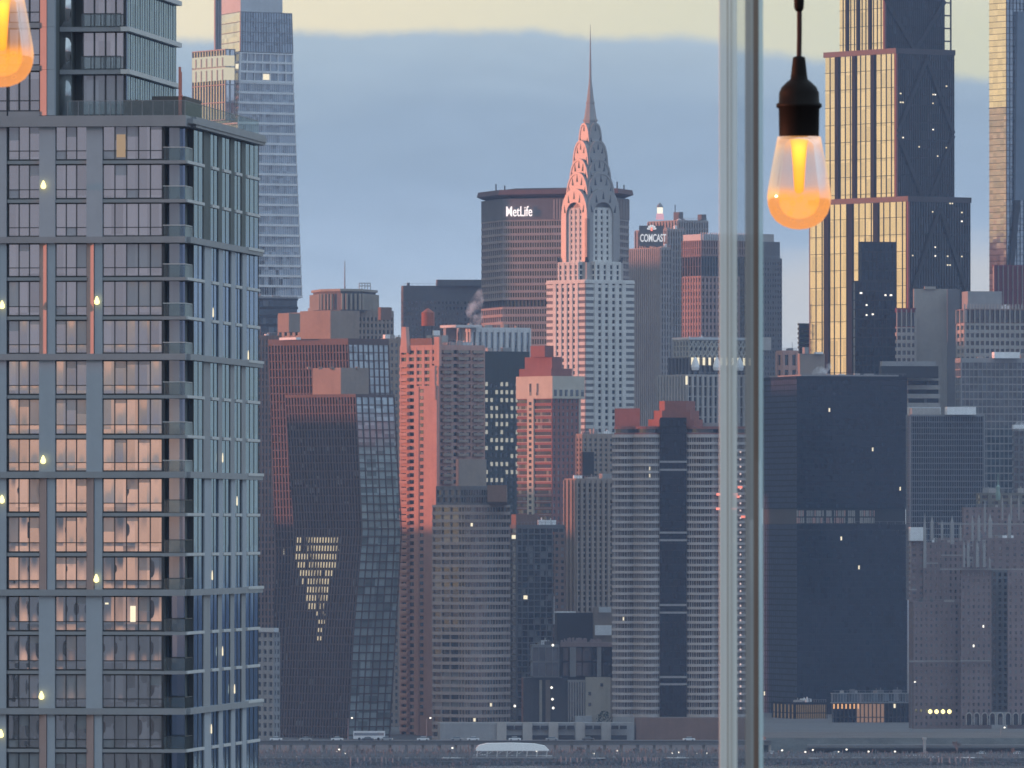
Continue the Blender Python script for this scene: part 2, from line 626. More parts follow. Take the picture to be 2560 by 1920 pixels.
# ------------------------------------------------------------------ the setting
def structure(name, mb, mat, kind='structure'):
    return tag(mb.build(name, mat), kind=kind)


S_GROUND = stone('city_ground', (0.10, 0.10, 0.105, 1), 0.9, 0.25, 0.02)
S_ASPH = stone('asphalt', (0.055, 0.055, 0.06, 1), 0.9, 0.2, 0.05)
S_BANK = stone('river_bank', (0.08, 0.085, 0.085, 1), 0.9, 0.5, 0.1)
m, t = newmat('river_water')
tcx = t.n('ShaderNodeTexCoord')
nn = t.n('ShaderNodeTexNoise', ins={'Vector': tcx.outputs['Object'], 'Scale': 0.25, 'Detail': 5.0})
bp = t.n('ShaderNodeBump', ins={'Strength': 0.5, 'Distance': 0.6, 'Height': nn.outputs[0]})
pb = t.n('ShaderNodeBsdfPrincipled', ins={'Base Color': (0.02, 0.03, 0.04, 1), 'Roughness': 0.15, 'Normal': bp.outputs[0]})
t.n('ShaderNodeOutputMaterial', ins={0: pb.outputs[0]})
M_WATER = m

structure('ground', MB().box(-2600, 2600, 3562, 12000, -6, 0), S_GROUND)
structure('near_ground', MB().box(-2600, 2600, -2600, 2400, -6, 0), S_GROUND)
structure('river_water', MB().quad((-2600, 2400, -2), (2600, 2400, -2), (2600, 3562, -2), (-2600, 3562, -2)), M_WATER)
structure('seawall', MB().box(-2000, 2000, 3555, 3561.9, -4, -1.0), stone('wet_seawall', (0.07, 0.075, 0.08, 1), .8, .4, .6, streak=.4))

# ------------------------------------------------------------------ far towers
# tapering glass tower beyond the apartment block
b = Bld('glass_skyscraper', 'tapering blue glass skyscraper with pale horizontal bands behind the near apartment block', 'skyscraper', 590, 5000, 30)
lv = [(b.z(py), b.pts([(c, 5000), (r, 5000 + rd), (r - 40, 5000 + rd + 60), (l, 5000 + 36)]))
      for py, l, c, r, rd in [(742, 480, 578, 757, 22), (205, 500, 597, 735, 20)]]
b.sect(lv, S_WBAND, G_BLUE, 21, sp=0.22, front=30, left=10, pw=0.05, pp=-0.4, rec=0.5, par=0.5, lit=3)
lv = [(b.z(py), b.pts([(c, 5000), (r, 5000 + rd), (r - 40, 5000 + rd + 60), (l, 5000 + 36)]))
      for py, l, c, r, rd in [(204.5, 512, 597, 735, 20), (130, 520, 600, 733, 20)]]
b.sect(lv, S_WBAND, G_BLUE, 3, sp=0.22, front=7, left=5, pw=0.09, pp=-0.1, rec=0.7, par=0.6, lit=4)
lv = [(b.z(py), b.pts([(c, 5000), (r, 5000 + rd), (r - 40, 5000 + rd + 60), (l, 5000 + 36)]))
      for py, l, c, r, rd in [(129, 541, 600, 733, 20), (28, 546, 601, 730, 20)]]
b.sect(lv, M_GREY, G_BLUE, 4, sp=0.06, front=20, left=1, pw=0.02, pp=0.05, rec=0.25, par=0.3, gleft=G_GOLD, name='crown')
MB().loft(b.pts([(601, 5004), (706, 5016), (690, 5050), (546, 5040)]), b.z(27.5), b.pts([(601, 5004), (705, 5016), (690, 5050), (550, 5040)]), b.z(-70)).build('crown', S_PALE, b.root)
for px, rr in ((539, .9), (546, .7), (551, .5)):
    MB().tube([(*b.loc((ux(px) * 5004, 5004)), b.z(190)), (*b.loc((ux(px) * 5004, 5004)), b.z(-80))], rr, 8).build('mast', M_GREY, b.root)
# lower shoulder block with two bright floors
b.block(480, 563, 588, 122, 300, M_GREY, G_GOLD, 89 / 2, Y=4985, sp=0.05, front=2, left=12, pw=0.14, pp=0.1, rec=0.4, par=0.5, name='shoulder')
for y0, y1 in ((142, 168), (172, 203)):
    MB().prism(inset(b.rect(482, 562, 584, 4984), -0.3), b.z(y1), b.z(y0)).build('lit_floor', emit('lit_floor_glow', (0.95, 0.86, 0.62, 1), 0.62) if 'lit_floor_glow' not in MATS else MATS['lit_floor_glow'], b.root)
    W = MB()
    for k in range(6):
        p = b.rect(482, 562, 584, 4984)
        yy = p[0][1] + (p[3][1] - p[0][1]) * (k + .2) / 6
        W.box(p[0][0] - 0.7, p[0][0] - .2, yy, yy + 0.8, b.z(y1), b.z(y0) - 1)
    W.build('mullion', M_GREY, b.root)

b = Bld('office_block', 'dark plain office slab below the tapering glass skyscraper', 'building', 700, 4900, 30)
b.block(560, 640, 745, 745, 1100, S_BLACK, G_DARK, 22, sp=0.3, front=0, left=0, rec=0.3)
b.box('roof_deck', 565, 640, 744, 741, 746, S_GREY, Y=4901)

# grey slab left of the tower with the lit sign
b = Bld('slab_building', 'plain grey slab tower behind the steam, left of the tower with the lit sign', 'building', 1008, 5100, 8)
b.block(1003, 1008, 1215, 714, 1000, S_DGREY, G_MID, 16, sp=0.5, front=22, left=2, pw=0.5, pp=0.1, rec=0.3, par=8)
b.box('penthouse', 1090, 1093, 1215, 699, 714.5, S_DGREY, Y=5101)

# long octagonal tower with the lit sign
b = Bld('octagonal_tower', 'wide octagonal office tower with projecting roof brim and lit wordmark sign', 'skyscraper', 1256, 4992, 0)
oct_ = b.pts([(1203, 5032), (1256, 4992), (1538, 4968), (1573, 4996), (1545, 5060), (1215, 5066)])
LB = stone('precast_band', (0.30, 0.26, 0.25, 1))
b.sect([(b.z(1000), oct_), (b.z(768), oct_)], LB, G_DARK, 12, sp=0.36, edges=[10, 46, 8, 0, 0, 0], pw=0.3, pp=-0.12, rec=0.6, par=1)
b.sect([(b.z(768), inset(oct_, 1.5)), (b.z(750), inset(oct_, 1.5))], S_DGREY, G_DARK, 1, sp=0.1, edges=[8, 30, 6, 0, 0, 0], pw=0.25, pp=0.05, rec=0.8, par=0.2, name='mechanical_floor')
b.sect([(b.z(750), oct_), (b.z(550), oct_)], LB, G_DARK, 11, sp=0.36, edges=[10, 46, 8, 0, 0, 0], pw=0.3, pp=-0.12, rec=0.6, par=0.8)
MB().prism(oct_, b.z(549.5), b.z(497)).build('sign_band', S_DGREY, b.root)
W = MB()
for e, nb in ((1, 40), (2, 9)):
    a, c = Vector(oct_[e]), Vector(oct_[e + 1])
    d = (c - a).normalized()
    nr = Vector((d.y, -d.x))
    for j in range(nb):
        if e == 1 and j < 18:
            continue
        p = a + (c - a) * ((j + .5) / nb)
        W.prism([p - d * .45 + nr * .5, p + d * .45 + nr * .5, p + d * .45 - nr * .3, p - d * .45 - nr * .3], b.z(549), b.z(500))
W.build('louver', LB, b.root)
MB().prism(inset(oct_, 5), b.z(497), b.z(490)).build('recess', S_BLACK, b.root)
brim = MB().loft(inset(oct_, 1.5), b.z(492), inset(oct_, -2.2), b.z(487)).loft(inset(oct_, -2.2), b.z(487), inset(oct_, -1.6), b.z(475))
brim.build('roof_brim', stone('brim_panel', (0.12, 0.075, 0.075, 1)), b.root)
MB().prism(inset(oct_, 8), b.z(475), b.z(470)).build('penthouse', S_DGREY, b.root)
for px, h in ((1240, 458), (1262, 462), (1543, 452), (1560, 460)):
    p = b.loc((ux(px) * 5005, 5005))
    MB().tube([(*p, b.z(476)), (*p, b.z(h))], 0.35, 5).build('antenna', M_DARK, b.root)
sg = thing('tower_sign', 'glowing white wordmark sign high on the wide octagonal tower', 'sign', (ux(1265) * 4990, 4990, zz(541, 4990)), R(-22.5))
text_mesh('lettering', 'MetLife', E_SIGN, sg, 7.2, (0, -0.4, 0), (R(90), 0, 0), 0.2, 0.66, 0.015)

# ------------------------------------------------------------------ the spired tower with a crown of arches
YC = 4700
CX = 1476
b = Bld('spired_skyscraper', 'tall white brick skyscraper with steel sunburst arches and needle spire', 'skyscraper', CX, YC, 38)
zc = b.z


def sq(s):
    h = s / 2
    return [(-h, -h), (h, -h), (h, h), (-h, h)]


S_CBRICK = stone('spired_tower_brick', (0.58, 0.57, 0.555, 1), streak=0.08)
S_BAND = stone('dark_brick_band', (0.16, 0.16, 0.17, 1))


def chrys(size, yt, yb, nf, nb, cw):
    """brick shaft: middle bays with vertical piers, corner zones with dark horizontal brick bands"""
    h = size / 2
    z0, z1 = zc(yb), zc(yt)
    fh = (z1 - z0) / nf
    core = MB().prism(sq(size - 1.0), z0, z1 - 0.2).build('shaft', S_CBRICK, b.root)
    W, D = MB(), MB()
    mid = h - cw
    for rot in (0, 1):   # the -y face and the -x face
        def bx(mbb, u0, u1, d0, d1, za, zb):
            if rot == 0:
                mbb.box(u0, u1, -h - d1, -h + d0, za, zb)
            else:
                mbb.box(-h - d1, -h + d0, u0, u1, za, zb)
        sp = 2 * mid / nb
        for j in range(nb + 1):
            u = -mid + j * sp
            bx(W, u - sp * .27, u + sp * .27, .6, .35, z0, z1)
        for s_ in (-1, 1):   # corner zone
            u0, u1 = (-h, -mid - sp * .27) if s_ < 0 else (mid + sp * .27, h)
            for i in range(nf):
                za = z0 + i * fh
                bx(W, u0, u1, .6, .0, za, za + fh * .52)
                bx(D, u0 + .3, u1 - .3, .55, -.25, za + fh * .5, za + fh)
        bx(W, -h + .01, h - .01, .6, .45, z1 - fh * .35, z1)
        for i in range(nf):
            za = z0 + i * fh
            bx(W, -mid, mid, .55, -.05, za, za + fh * .42)
    W.build('brick_facing', S_CBRICK, b.root)
    D.build('dark_brick_band', S_BAND, b.root)
    for i in range(nf):
        za = z0 + i * fh + fh * .4
        o = MB()
        o.box(-mid, mid, -h + .38, -h + .5, za, za + fh * .6 - .02)
        o.box(-h + .38, -h + .5, -mid, mid, za, za + fh * .6 - .02)
        o.build('window_band', G_DARK, b.root)
    MB().box(-h, h, -h, h, z1, z1 + .7).build('ledge', S_CBRICK, b.root)


chrys(29.4, 705, 1200, 31, 4, 6.4)
S2 = 26.4
for kk, (lx, ly) in enumerate(((S2, 15.5), (15.5, S2))):
    b.sect([(zc(705), [(-lx / 2, -ly / 2), (lx / 2, -ly / 2), (lx / 2, ly / 2), (-lx / 2, ly / 2)]),
            (zc(656 - kk * .3), [(-lx / 2, -ly / 2), (lx / 2, -ly / 2), (lx / 2, ly / 2), (-lx / 2, ly / 2)])], S_CBRICK, G_DARK, 3,
           sp=0.3, front=(4 if ly == S2 else 0), left=(4 if lx == S2 else 0), pw=0.6, pp=0.25, rec=0.5, par=1.6, name='setback')
MB().prism(sq(21.8), zc(705), zc(657.5)).build('corner_block', S_LIME, b.root)
for sx_, sy_ in ((-1, -1), (1, -1), (-1, 1)):   # gargoyles on the corner block
    q = MB()
    q.loft([(x * .9, y * .9) for x, y in ((-1, -1), (1, -1), (1, 1), (-1, 1))], 0, [(x * .5 + 0.9, y * .5) for x, y in ((-1, -1), (1, -1), (1, 1), (-1, 1))], 2.4)
    for dx, dy in ((0, 0), (1, 0)):
        pass
    o = q.build('gargoyle', M_DARK, b.root)
    o.location = (sx_ * (10.2 if sx_ < 0 else 9.9), sy_ * 10.2, zc(657.5))
    o.rotation_euler = (0, 0, math.atan2(sy_, sx_))
# upper shaft: recessed white panels with windows under steel arches
SH = 19.6
p = sq(SH - 2.6)
b.sect([(zc(657), p), (zc(520), p)], S_CBRICK, G_DARK, 9, sp=0.42, front=5, left=5, pw=0.62, pp=0.25, rec=0.45, par=1.2, name='upper_shaft')


def arch_pts(a, z0, zs, zt, n=14, pw_=1.0):
    """outline of one arch, from foot to foot: half-width a, springing zs, top zt"""
    o = [(-a, z0)]
    for i in range(n + 1):
        th = math.pi * (1 - i / n)
        c = math.cos(th)
        o.append((a * math.copysign(abs(c) ** 0.85, c), zs + (zt - zs) * math.sin(th) ** 0.92))
    o.append((a, z0))
    return o


def vault(mbx, a, z0, zs, zt, L, ai=None, zsi=None, zti=None):
    """arch (with an opening if ai) extruded across the tower in both directions"""
    P = arch_pts(a, z0, zs, zt)
    n = len(P)
    Q = arch_pts(ai, z0, zsi, zti) if ai else None
    for rot in (0, 1):
        def v3(u, d, z):
            return (u, d, z) if rot == 0 else (d, -u, z)
        vs = [v3(u, -L / 2, z) for u, z in P] + [v3(u, L / 2, z) for u, z in P]
        fs = [(i + 1, i, n + i, n + i + 1) for i in range(n - 1)]
        if Q:
            vs += [v3(u, -L / 2, z) for u, z in Q] + [v3(u, L / 2, z) for u, z in Q]
            for i in range(n - 1):
                fs += [(2 * n + i, i, i + 1, 2 * n + i + 1), (n + i, 3 * n + i, 3 * n + i + 1, n + i + 1),
                       (2 * n + i, 2 * n + i + 1, 3 * n + i + 1, 3 * n + i)]
        else:
            fs += [tuple(range(n)), tuple(range(2 * n - 1, n - 1, -1))]
        mbx.add(vs, fs)


o = MB()
for q in (0, 1):
    k0 = len(o.v)
    vault(o, SH / 2 - .02 * q, zc(656), zc(548), zc(473), 1.6, SH * .31, zc(545), zc(507))
    nv = (len(o.v) - k0) // 2
    sh_ = (-1 if q == 0 else 1) * (SH / 2 - .8)
    for i in range(nv):
        x, y, z = o.v[k0 + i]
        o.v[k0 + i] = (x, y + sh_, z)
        x, y, z = o.v[k0 + nv + i]
        o.v[k0 + nv + i] = (x + sh_, y, z)
o.build('steel_arch', M_STEEL, b.root)
tiers = [(15.9, 500, 433, 473, SH), (13.7, 462, 399, 433, 15.9), (11.7, 425, 353, 399, 13.7), (7.6, 368, 309, 353, 11.7)]
for (s, ys, yt, ytprev, sprev) in tiers:
    o = MB()
    vault(o, s / 2, zc(ys + 60), zc(ys), zc(yt), s)
    o.build('steel_arch', M_STEEL, b.root)
    # rim of each arch, a thin raised moulding
    r_ = MB()
    vault(r_, s / 2 + .18, zc(ys + 10), zc(ys), zc(yt) + .25, s + .5, s / 2 - .55, zc(ys), zc(yt) - .7)
    r_.build('arch_rim', M_STEEL, b.root)
# sunburst of triangular windows on the two visible faces
tri = []
full = [(SH, 548, 473, 507)] + [(s, ys, yt, None) for s, ys, yt, _, _ in tiers]
for k, (s, ys, yt, yin) in enumerate(full):
    zs, zt = zc(ys), zc(yt)
    H = zt - zs
    for i in range(5 if k < 4 else 3):
        nn_ = 5 if k < 4 else 3
        th = math.pi * (0.14 + 0.72 * i / (nn_ - 1))
        u, z = math.cos(th) * s / 2 * .80, zs + H * (.80 if k else .78) * math.sin(th)
        hh = 3.6 if k < 3 else 2.8
        wd = .62 if k < 3 else .5
        tri.append((s, u, z, hh, wd, th))
for (s, u, z, hh, wd, th) in tri:
    o = MB()
    for rot in (0, 1):
        d = -s / 2 - .12
        lean = (u / max(s / 2, .1)) * .5
        T = [(u - wd - lean, z - hh / 2), (u + wd - lean, z - hh / 2), (u + lean, z + hh / 2)]
        vs = []
        for dd in (d, d + .3):
            for uu, zz_ in T:
                vs.append((uu, dd, zz_) if rot == 0 else (dd, -uu, zz_))
        MB().add(vs, [(0, 1, 2), (5, 4, 3), (0, 3, 4, 1), (1, 4, 5, 2), (2, 5, 3, 0)]).build('triangular_window', G_DARK, b.root)
pr = []
for y, wpx in ((372, 40), (330, 34), (300, 33), (285, 28), (257, 19.5), (229, 13), (207, 8), (195, 6), (160, 4.6), (110, 2.8), (60, 0.8)):
    pr.append((wpx / 5.32 / 2, zc(y)))
MB().lathe(pr, 8).build('spire', M_STEEL, b.root)
for y, wpx in ((257, 22), (301, 37)):
    MB().lathe([(wpx / 5.32 / 2, zc(y) - .4), (wpx / 5.32 / 2, zc(y) + .4)], 8).build('spire_collar', M_STEEL, b.root)

# ------------------------------------------------------------------ right of the spired tower
b = Bld('ribbed_skyscraper', 'grey ribbed limestone skyscraper with stepped top carrying an emblem sign', 'skyscraper', 1664, 5300, 30)
RIB = stone('ribbed_limestone', (0.31, 0.285, 0.28, 1))
b.block(1570, 1652, 1678, 618, 1150, RIB, G_DARK, 17, sp=0.32, front=4, left=16, pw=0.5, pp=0.5, rec=0.5, par=1.5)
b.block(1588, 1668, 1712, 572, 1150, RIB, G_DARK, 17, Y=5312, sp=0.28, front=7, left=12, pw=0.5, pp=0.5, rec=0.6, par=1.5, name='middle_tier')
b.block(1620, 1695, 1770, 550, 1150, RIB, G_DARK, 17, Y=5330, sp=0.28, front=12, left=10, pw=0.5, pp=0.5, rec=0.6, par=1.5, name='upper_tier')
b.box('roof_plant', 1684, 1700, 1708, 530, 550.5, S_DGREY, Y=5340)
b.box('roof_plant', 1744, 1756, 1766, 536, 550.5, S_DGREY, Y=5345)
MB().tube([at(1688, 532, 5345) - Vector((b.C.x, 5300, 0)), at(1688, 512, 5345) - Vector((b.C.x, 5300, 0))], .25, 5).build('antenna', M_DARK, b.root).rotation_euler = (0, 0, -b.yaw)
lant = thing('roof_beacon', 'small lit beacon lantern on the stepped roof above the emblem sign', 'beacon', at(1650, 549, 5340))
MB().lathe([(2.2, 0), (1.9, 3.2)], 10).build('base', emit('beacon_pink', (0.9, 0.5, 0.6, 1), .7), lant)
MB().lathe([(1.5, 3.2), (1.5, 6.5)], 10).build('lens', emit('beacon_white', (1, .9, .7, 1), 1.2), lant)
MB().lathe([(1.9, 6.5), (1.2, 8), (.2, 9)], 10).build('cap', M_GREY, lant)
sg = thing('rooftop_sign', 'white lettered sign with feathered emblem on the ribbed stepped skyscraper', 'sign', at(1600, 604, 5255), R(-4))
text_mesh('lettering', 'COMCAST', E_SIGN2, sg, 5.6, (0, 0, 0), (R(90), 0, 0), .3, .52, .08)
MB().box(-.5, 12.2, .5, 1.2, -2.4, 8.4).build('backing', S_DGREY, sg)
em = MB()
for i in range(6):      # feathered emblem above the letters
    a = R(20 + i * 28)
    ca, sa = math.cos(a), math.sin(a)
    c0 = Vector((6.2 + ca * .5, 0, 6.0 + sa * .5))
    tip = Vector((6.2 + ca * 2.3, 0, 6.0 + sa * 2.6))
    sd = Vector((-sa, 0, ca)) * .55
    em.add([c0, tip + sd, tip * 1.0 + Vector((ca, 0, sa)) * .35, tip - sd], [(0, 1, 2, 3)])
eo = em.build('emblem', [E_SIGN2, E_RED], sg)
eo.location = (0, -.2, 0)
ebody = MB()
ebody.prism([(5.7, -.4), (6.6, -.4), (6.6, 0), (5.7, 0)], 5.6, 7.4)
ebody.build('emblem', E_RED, sg)

b = Bld('slab_tower', 'pink lit slab tower with dark louvred top behind the glass panel joint', 'skyscraper', 1753, 5150, 30)
PK = stone('pinkish_stone', (0.33, 0.235, 0.22, 1))
b.block(1706, 1753, 1905, 690, 1150, PK, G_DARK, 17, sp=0.4, front=16, left=7, pw=0.5, pp=0.3, rec=0.5, par=1)
b.block(1706, 1753, 1905, 640, 690, S_DGREY, G_DARK, 25, sp=0.05, front=22, left=7, pw=0.3, pp=0.2, rec=0.4, par=.5, name='louvre_floor')
b.block(1706, 1753, 1905, 600, 640, PK, G_DARK, 17, sp=0.25, front=26, left=9, pw=0.4, pp=0.4, rec=0.5, par=.5, name='upper_wall')
p = b.rect(1706, 1753, 1905, 5150)
b.box('parapet', 1708, 1754, 1904, 585, 600, S_PALE, Y=5151)
W = MB()
for i in range(28):
    t = i / 27
    x = p[0][0] + (p[1][0] - p[0][0]) * t
    W.box(x - .25, x + .25, p[0][1] - .1, p[0][1] + .4, b.z(601), b.z(581))
W.build('fin', S_PALE, b.root)

b = Bld('art_deco_tower', 'white ribbed tower with ornate lattice crown and glowing niches', 'skyscraper', 1718, 4600, 30)
b.block(1645, 1718, 1885, 936, 1300, S_LIME, G_DARK, 26, sp=0.12, front=13, left=10, pw=0.45, pp=0.5, rec=0.7, par=1)
b.block(1672, 1722, 1880, 893, 940, S_DGREY, G_DARK, 46, Y=4606, sp=0.1, front=12, left=6, pw=0.2, pp=0.3, rec=0.7, par=.5, name='crown_base')
CR = stone('crown_stone', (0.36, 0.35, 0.33, 1))
b.block(1684, 1722, 1878, 848, 894, CR, G_MID, 15, Y=4607, sp=0.25, front=14, left=5, pw=0.35, pp=0.3, rec=0.5, par=1, name='crown')
p = b.rect(1684, 1722, 1878, 4607)
W = MB()
for i in range(14):     # pointed lattice over the crown
    xa = p[0][0] + (p[1][0] - p[0][0]) * i / 14
    xb = p[0][0] + (p[1][0] - p[0][0]) * (i + 1) / 14
    for za, zb in ((b.z(892), b.z(872)), (b.z(872), b.z(852))):
        W.tube([(xa, p[0][1] - .6, za), (xb, p[0][1] - .6, zb)], .35, 4)
        W.tube([(xb, p[0][1] - .6, za), (xa, p[0][1] - .6, zb)], .35, 4)
W.build('lattice', CR, b.root)
b.box('cornice', 1680, 1722, 1882, 843, 849, S_PALE, Y=4606)
p = b.rect(1672, 1722, 1880, 4606)
nl = 11
for i in range(nl):
    t = (i + .5) / nl
    x = p[0][0] + (p[1][0] - p[0][0]) * t
    MB().box(x - .5, x + .5, p[0][1] - .9, p[0][1] - .4, b.z(912), b.z(893)).build('niche_lamp', E_PALEW, b.root)
for px in (1732, 1786, 1843):
    t = (px - 1722) / (1880 - 1722)
    x = p[0][0] + (p[1][0] - p[0][0]) * t
    MB().lathe([(1.6, 0), (2.0, 1.5), (1.5, 3.5), (.7, 5.5), (.1, 6.2)], 8, x, p[0][1] - 2.2).build('statue', S_SNOW, b.root).location = (0, 0, b.z(925))
MB().tube([(p[3][0] - 6, p[0][1] - 8, b.z(962)), (p[3][0] - 6, p[0][1] - 8, b.z(940))], .5, 6).build('niche_lamp', E_PALEW, b.root)

b = Bld('setback_tower', 'grey brick tower with stepped shoulders just right of the glass panel joint', 'building', 1890, 5000, 30)
b.block(1850, 1880, 1955, 645, 1000, S_DGREY, G_MID, 14, sp=0.5, front=12, left=5, pw=0.5, pp=0.1, rec=0.3, par=2)
b.box('upper_tier', 1880, 1895, 1950, 604, 646, S_DGREY, Y=5008)
b.box('pale_block', 1890, 1900, 1935, 585, 605, S_LIME, Y=5012)
b.box('green_roof', 1850, 1880, 1928, 843, 875, S_LIME, Y=4650)

b = Bld('green_block', 'small dark green banded block beside the stepped mirror glass tower', 'building', 1998, 4850, 30)
b.block(1994, 1998, 2030, 808, 1000, stone('green_panel', (0.05, 0.075, 0.06, 1)), G_DARK, 12, sp=0.5, front=0, left=0, rec=0.3)
b = Bld('arched_block', 'low pink building with tall arched windows above the black tower roof', 'building', 1955, 4600, 20)
b.block(1940, 1957, 1994, 876, 1000, S_PINK, G_DARK, 40, sp=0.3, front=2, left=1, pw=0.5, pp=.3, rec=.5, par=2)
b = Bld('plain_block', 'windowless taupe block with rooftop plant beside the steam above the black tower', 'building', 2000, 4560, 15)
b.box('wall', 1994, 2000, 2062, 884, 1100, S_TAN)
b.box('roof_plant', 2006, 2012, 2022, 868, 885, S_GREY)
b.box('roof_plant', 2035, 2040, 2058, 880, 885, S_SNOW)

# ------------------------------------------------------------------ stepped mirror-glass tower with X bracing
b = Bld('stepped_skyscraper', 'huge stepped dark skyscraper with golden mirrored side and diagonal bracing', 'skyscraper', 2241, 4780, 36)
FINB = stone('black_fin', (0.028, 0.028, 0.03, 1), .9, spec=.05)
PURP = stone('dark_bronze_panel', (0.055, 0.045, 0.05, 1), 0.5)
DK = glass('dark_braced_wall', (0.02, 0.021, 0.026, 1), 0.05, 0.15, pane=(3.2, 4.3), var=0.6)


def step(xl, xc, xr, yt, yb, Y, nl, nr, wn):
    p = b.rect(xl, xc, xr, Y)
    z0, z1 = zz(yb, Y), zz(yt, Y)
    b.sect([(z0, p), (z1, p)], FINB, DK, max(3, int((z1 - z0) / 8.2)), sp=0.025, front=nr, left=0, pw=0.14, pp=.2, rec=.25, par=1.5,
           name=wn, gleft=G_GOLD)
    L = p[3][1] - p[0][1]
    mm = MB()
    for i in range(1, nl):
        yy = p[0][1] + L * i / nl
        mm.box(p[0][0] - .04, p[0][0] + .35, yy - .09, yy + .09, z0, z1 - 1.6)
    mm.build('mullion', FINB, b.root)
    # broad dark vertical strips dividing the mirror side
    for t in (0.0, .30, .56, .80):
        L = p[3][1] - p[0][1]
        yy = p[0][1] + L * t
        MB().box(p[0][0] - .35, p[0][0] + .3, yy, yy + L * (.05 if t else .02), z0, z1 - .3).build('pier', FINB, b.root)
    cap = inset(p, -.45)
    MB().prism(cap, z1 - 2.2, z1 + .35).build('cornice', PURP, b.root)
    MB().prism([(p[0][0] - .5, p[0][1] - .5), (p[0][0] + .6, p[0][1] - .5), (p[0][0] + .6, p[0][1] + .6), (p[0][0] - .5, p[0][1] + .6)], z0, z1 - 2.3).build('corner_column', stone('rust_column', (0.22, 0.09, 0.08, 1)) if 'rust_column' not in MATS else MATS['rust_column'], b.root)
    return p, z0, z1


pA, zA0, zA1 = step(2098, 2212, 2362, -160, 1100, 4805, 12, 30, 'tall_shaft')
pB, zB0, zB1 = step(2062, 2241, 2386, 122, 1100, 4780, 14, 26, 'upper_step')
pC, zC0, zC1 = step(2024, 2271, 2426, 492, 1100, 4760, 16, 24, 'lower_step')
b.box('side_step', 2023, 2032, 2050, 568, 1100, PURP, Y=4840)
# open frame strip at the top right
p = pA
W = MB()
x1 = b.rect(2098, 2212, 2383, 4805)[1][0]
for i in range(8):
    z0 = b.z(125) + i * 6.2
    W.box(p[1][0], x1, p[0][1] + 1, p[0][1] + 1.6, z0, z0 + .7)
W.box(x1 - .6, x1, p[0][1] + 1, p[0][1] + 1.6, b.z(130), b.z(-150))
W.box(p[1][0] - .2, p[1][0] + .6, p[0][1] + .9, p[0][1] + 1.7, b.z(130), b.z(-150))
W.build('open_frame', PURP, b.root)


def brace(p, pts, name='diagonal_brace'):
    for (u0, y0), (u1, y1) in pts:
        W_ = p[1][0] - p[0][0]
        xa, xb = p[0][0] + u0 * W_, p[0][0] + u1 * W_
        for off in (-.55, .55):
            pass
        za, zb = b.z(y0), b.z(y1)
        d = Vector((xb - xa, 0, zb - za)).normalized()
        nrm = Vector((-d.z, 0, d.x))
        A, B = Vector((xa, p[0][1] - .75, za)), Vector((xb, p[0][1] - .75, zb))
        w_ = .95
        vs = [A + nrm * w_, A - nrm * w_, B - nrm * w_, B + nrm * w_]
        vs += [v + Vector((0, .8, 0)) for v in vs]
        MB().add(vs, [(0, 1, 2, 3), (7, 6, 5, 4), (0, 4, 5, 1), (1, 5, 6, 2), (2, 6, 7, 3), (3, 7, 4, 0)]).build(name, S_BLACK, b.root)


brace(pB, [((.52, 145), (.02, 330)), ((.52, 145), (.98, 330)), ((.02, 335), (.52, 520)), ((.98, 335), (.52, 520))])
brace(pC, [((.5, 520), (.03, 745)), ((.5, 520), (.97, 745)), ((.03, 750), (.5, 960)), ((.97, 750), (.5, 960))])
brace(pA, [((.0, -10), (.5, 118)), ((1.0, -10), (.5, 118))])
for p, xs, y0, y1, n_ in ((pB, (0.05, .95), 180, 400, 15), (pC, (0.05, .95), 500, 720, 17)):
    for i in range(n_):
        W_ = p[1][0] - p[0][0]
        u = p[0][0] + W_ * rnd.choice((.06, .1, .38, .42, .62, .66, .7, .85))
        z = b.z(y0 + (y1 - y0) * (int(rnd.random() * 10) + .5) / 10)
        MB().box(u, u + rnd.uniform(.35, .7), p[0][1] - .5, p[0][1] - .1, z, z + .6).build('lit_or_reflecting_window', E_WHITE if rnd.random() < .25 else E_PALEW, b.root)
b = Bld('dark_glass_tower', 'black glass tower with a few ceiling lights in front of the golden mirrored side', 'skyscraper', 2150, 4700, 16)
b.block(2146, 2152, 2242, 604, 1100, FINB, G_NAVY, 24, sp=.12, front=9, left=1, pw=.12, pp=.06, rec=.3, par=.6)
b.block(2130, 2138, 2236, 702, 1100, FINB, G_NAVY, 24, Y=4694, sp=.12, front=10, left=1, pw=.12, pp=.06, rec=.3, par=.6, name='lower_wall')
p = b.rect(2130, 2138, 2236, 4694)
for i in range(7):
    px, py = rnd.choice((2150, 2165, 2180, 2195, 2212, 2225)), rnd.choice((735, 740, 765, 788, 790))
    x = p[0][0] + (p[1][0] - p[0][0]) * (px - 2138) / 98
    MB().box(x, x + rnd.uniform(.5, 1.2), p[0][1] - .1, p[0][1] + .2, b.z(py), b.z(py) + .7).build('lit_or_reflecting_window', E_WHITE, b.root)

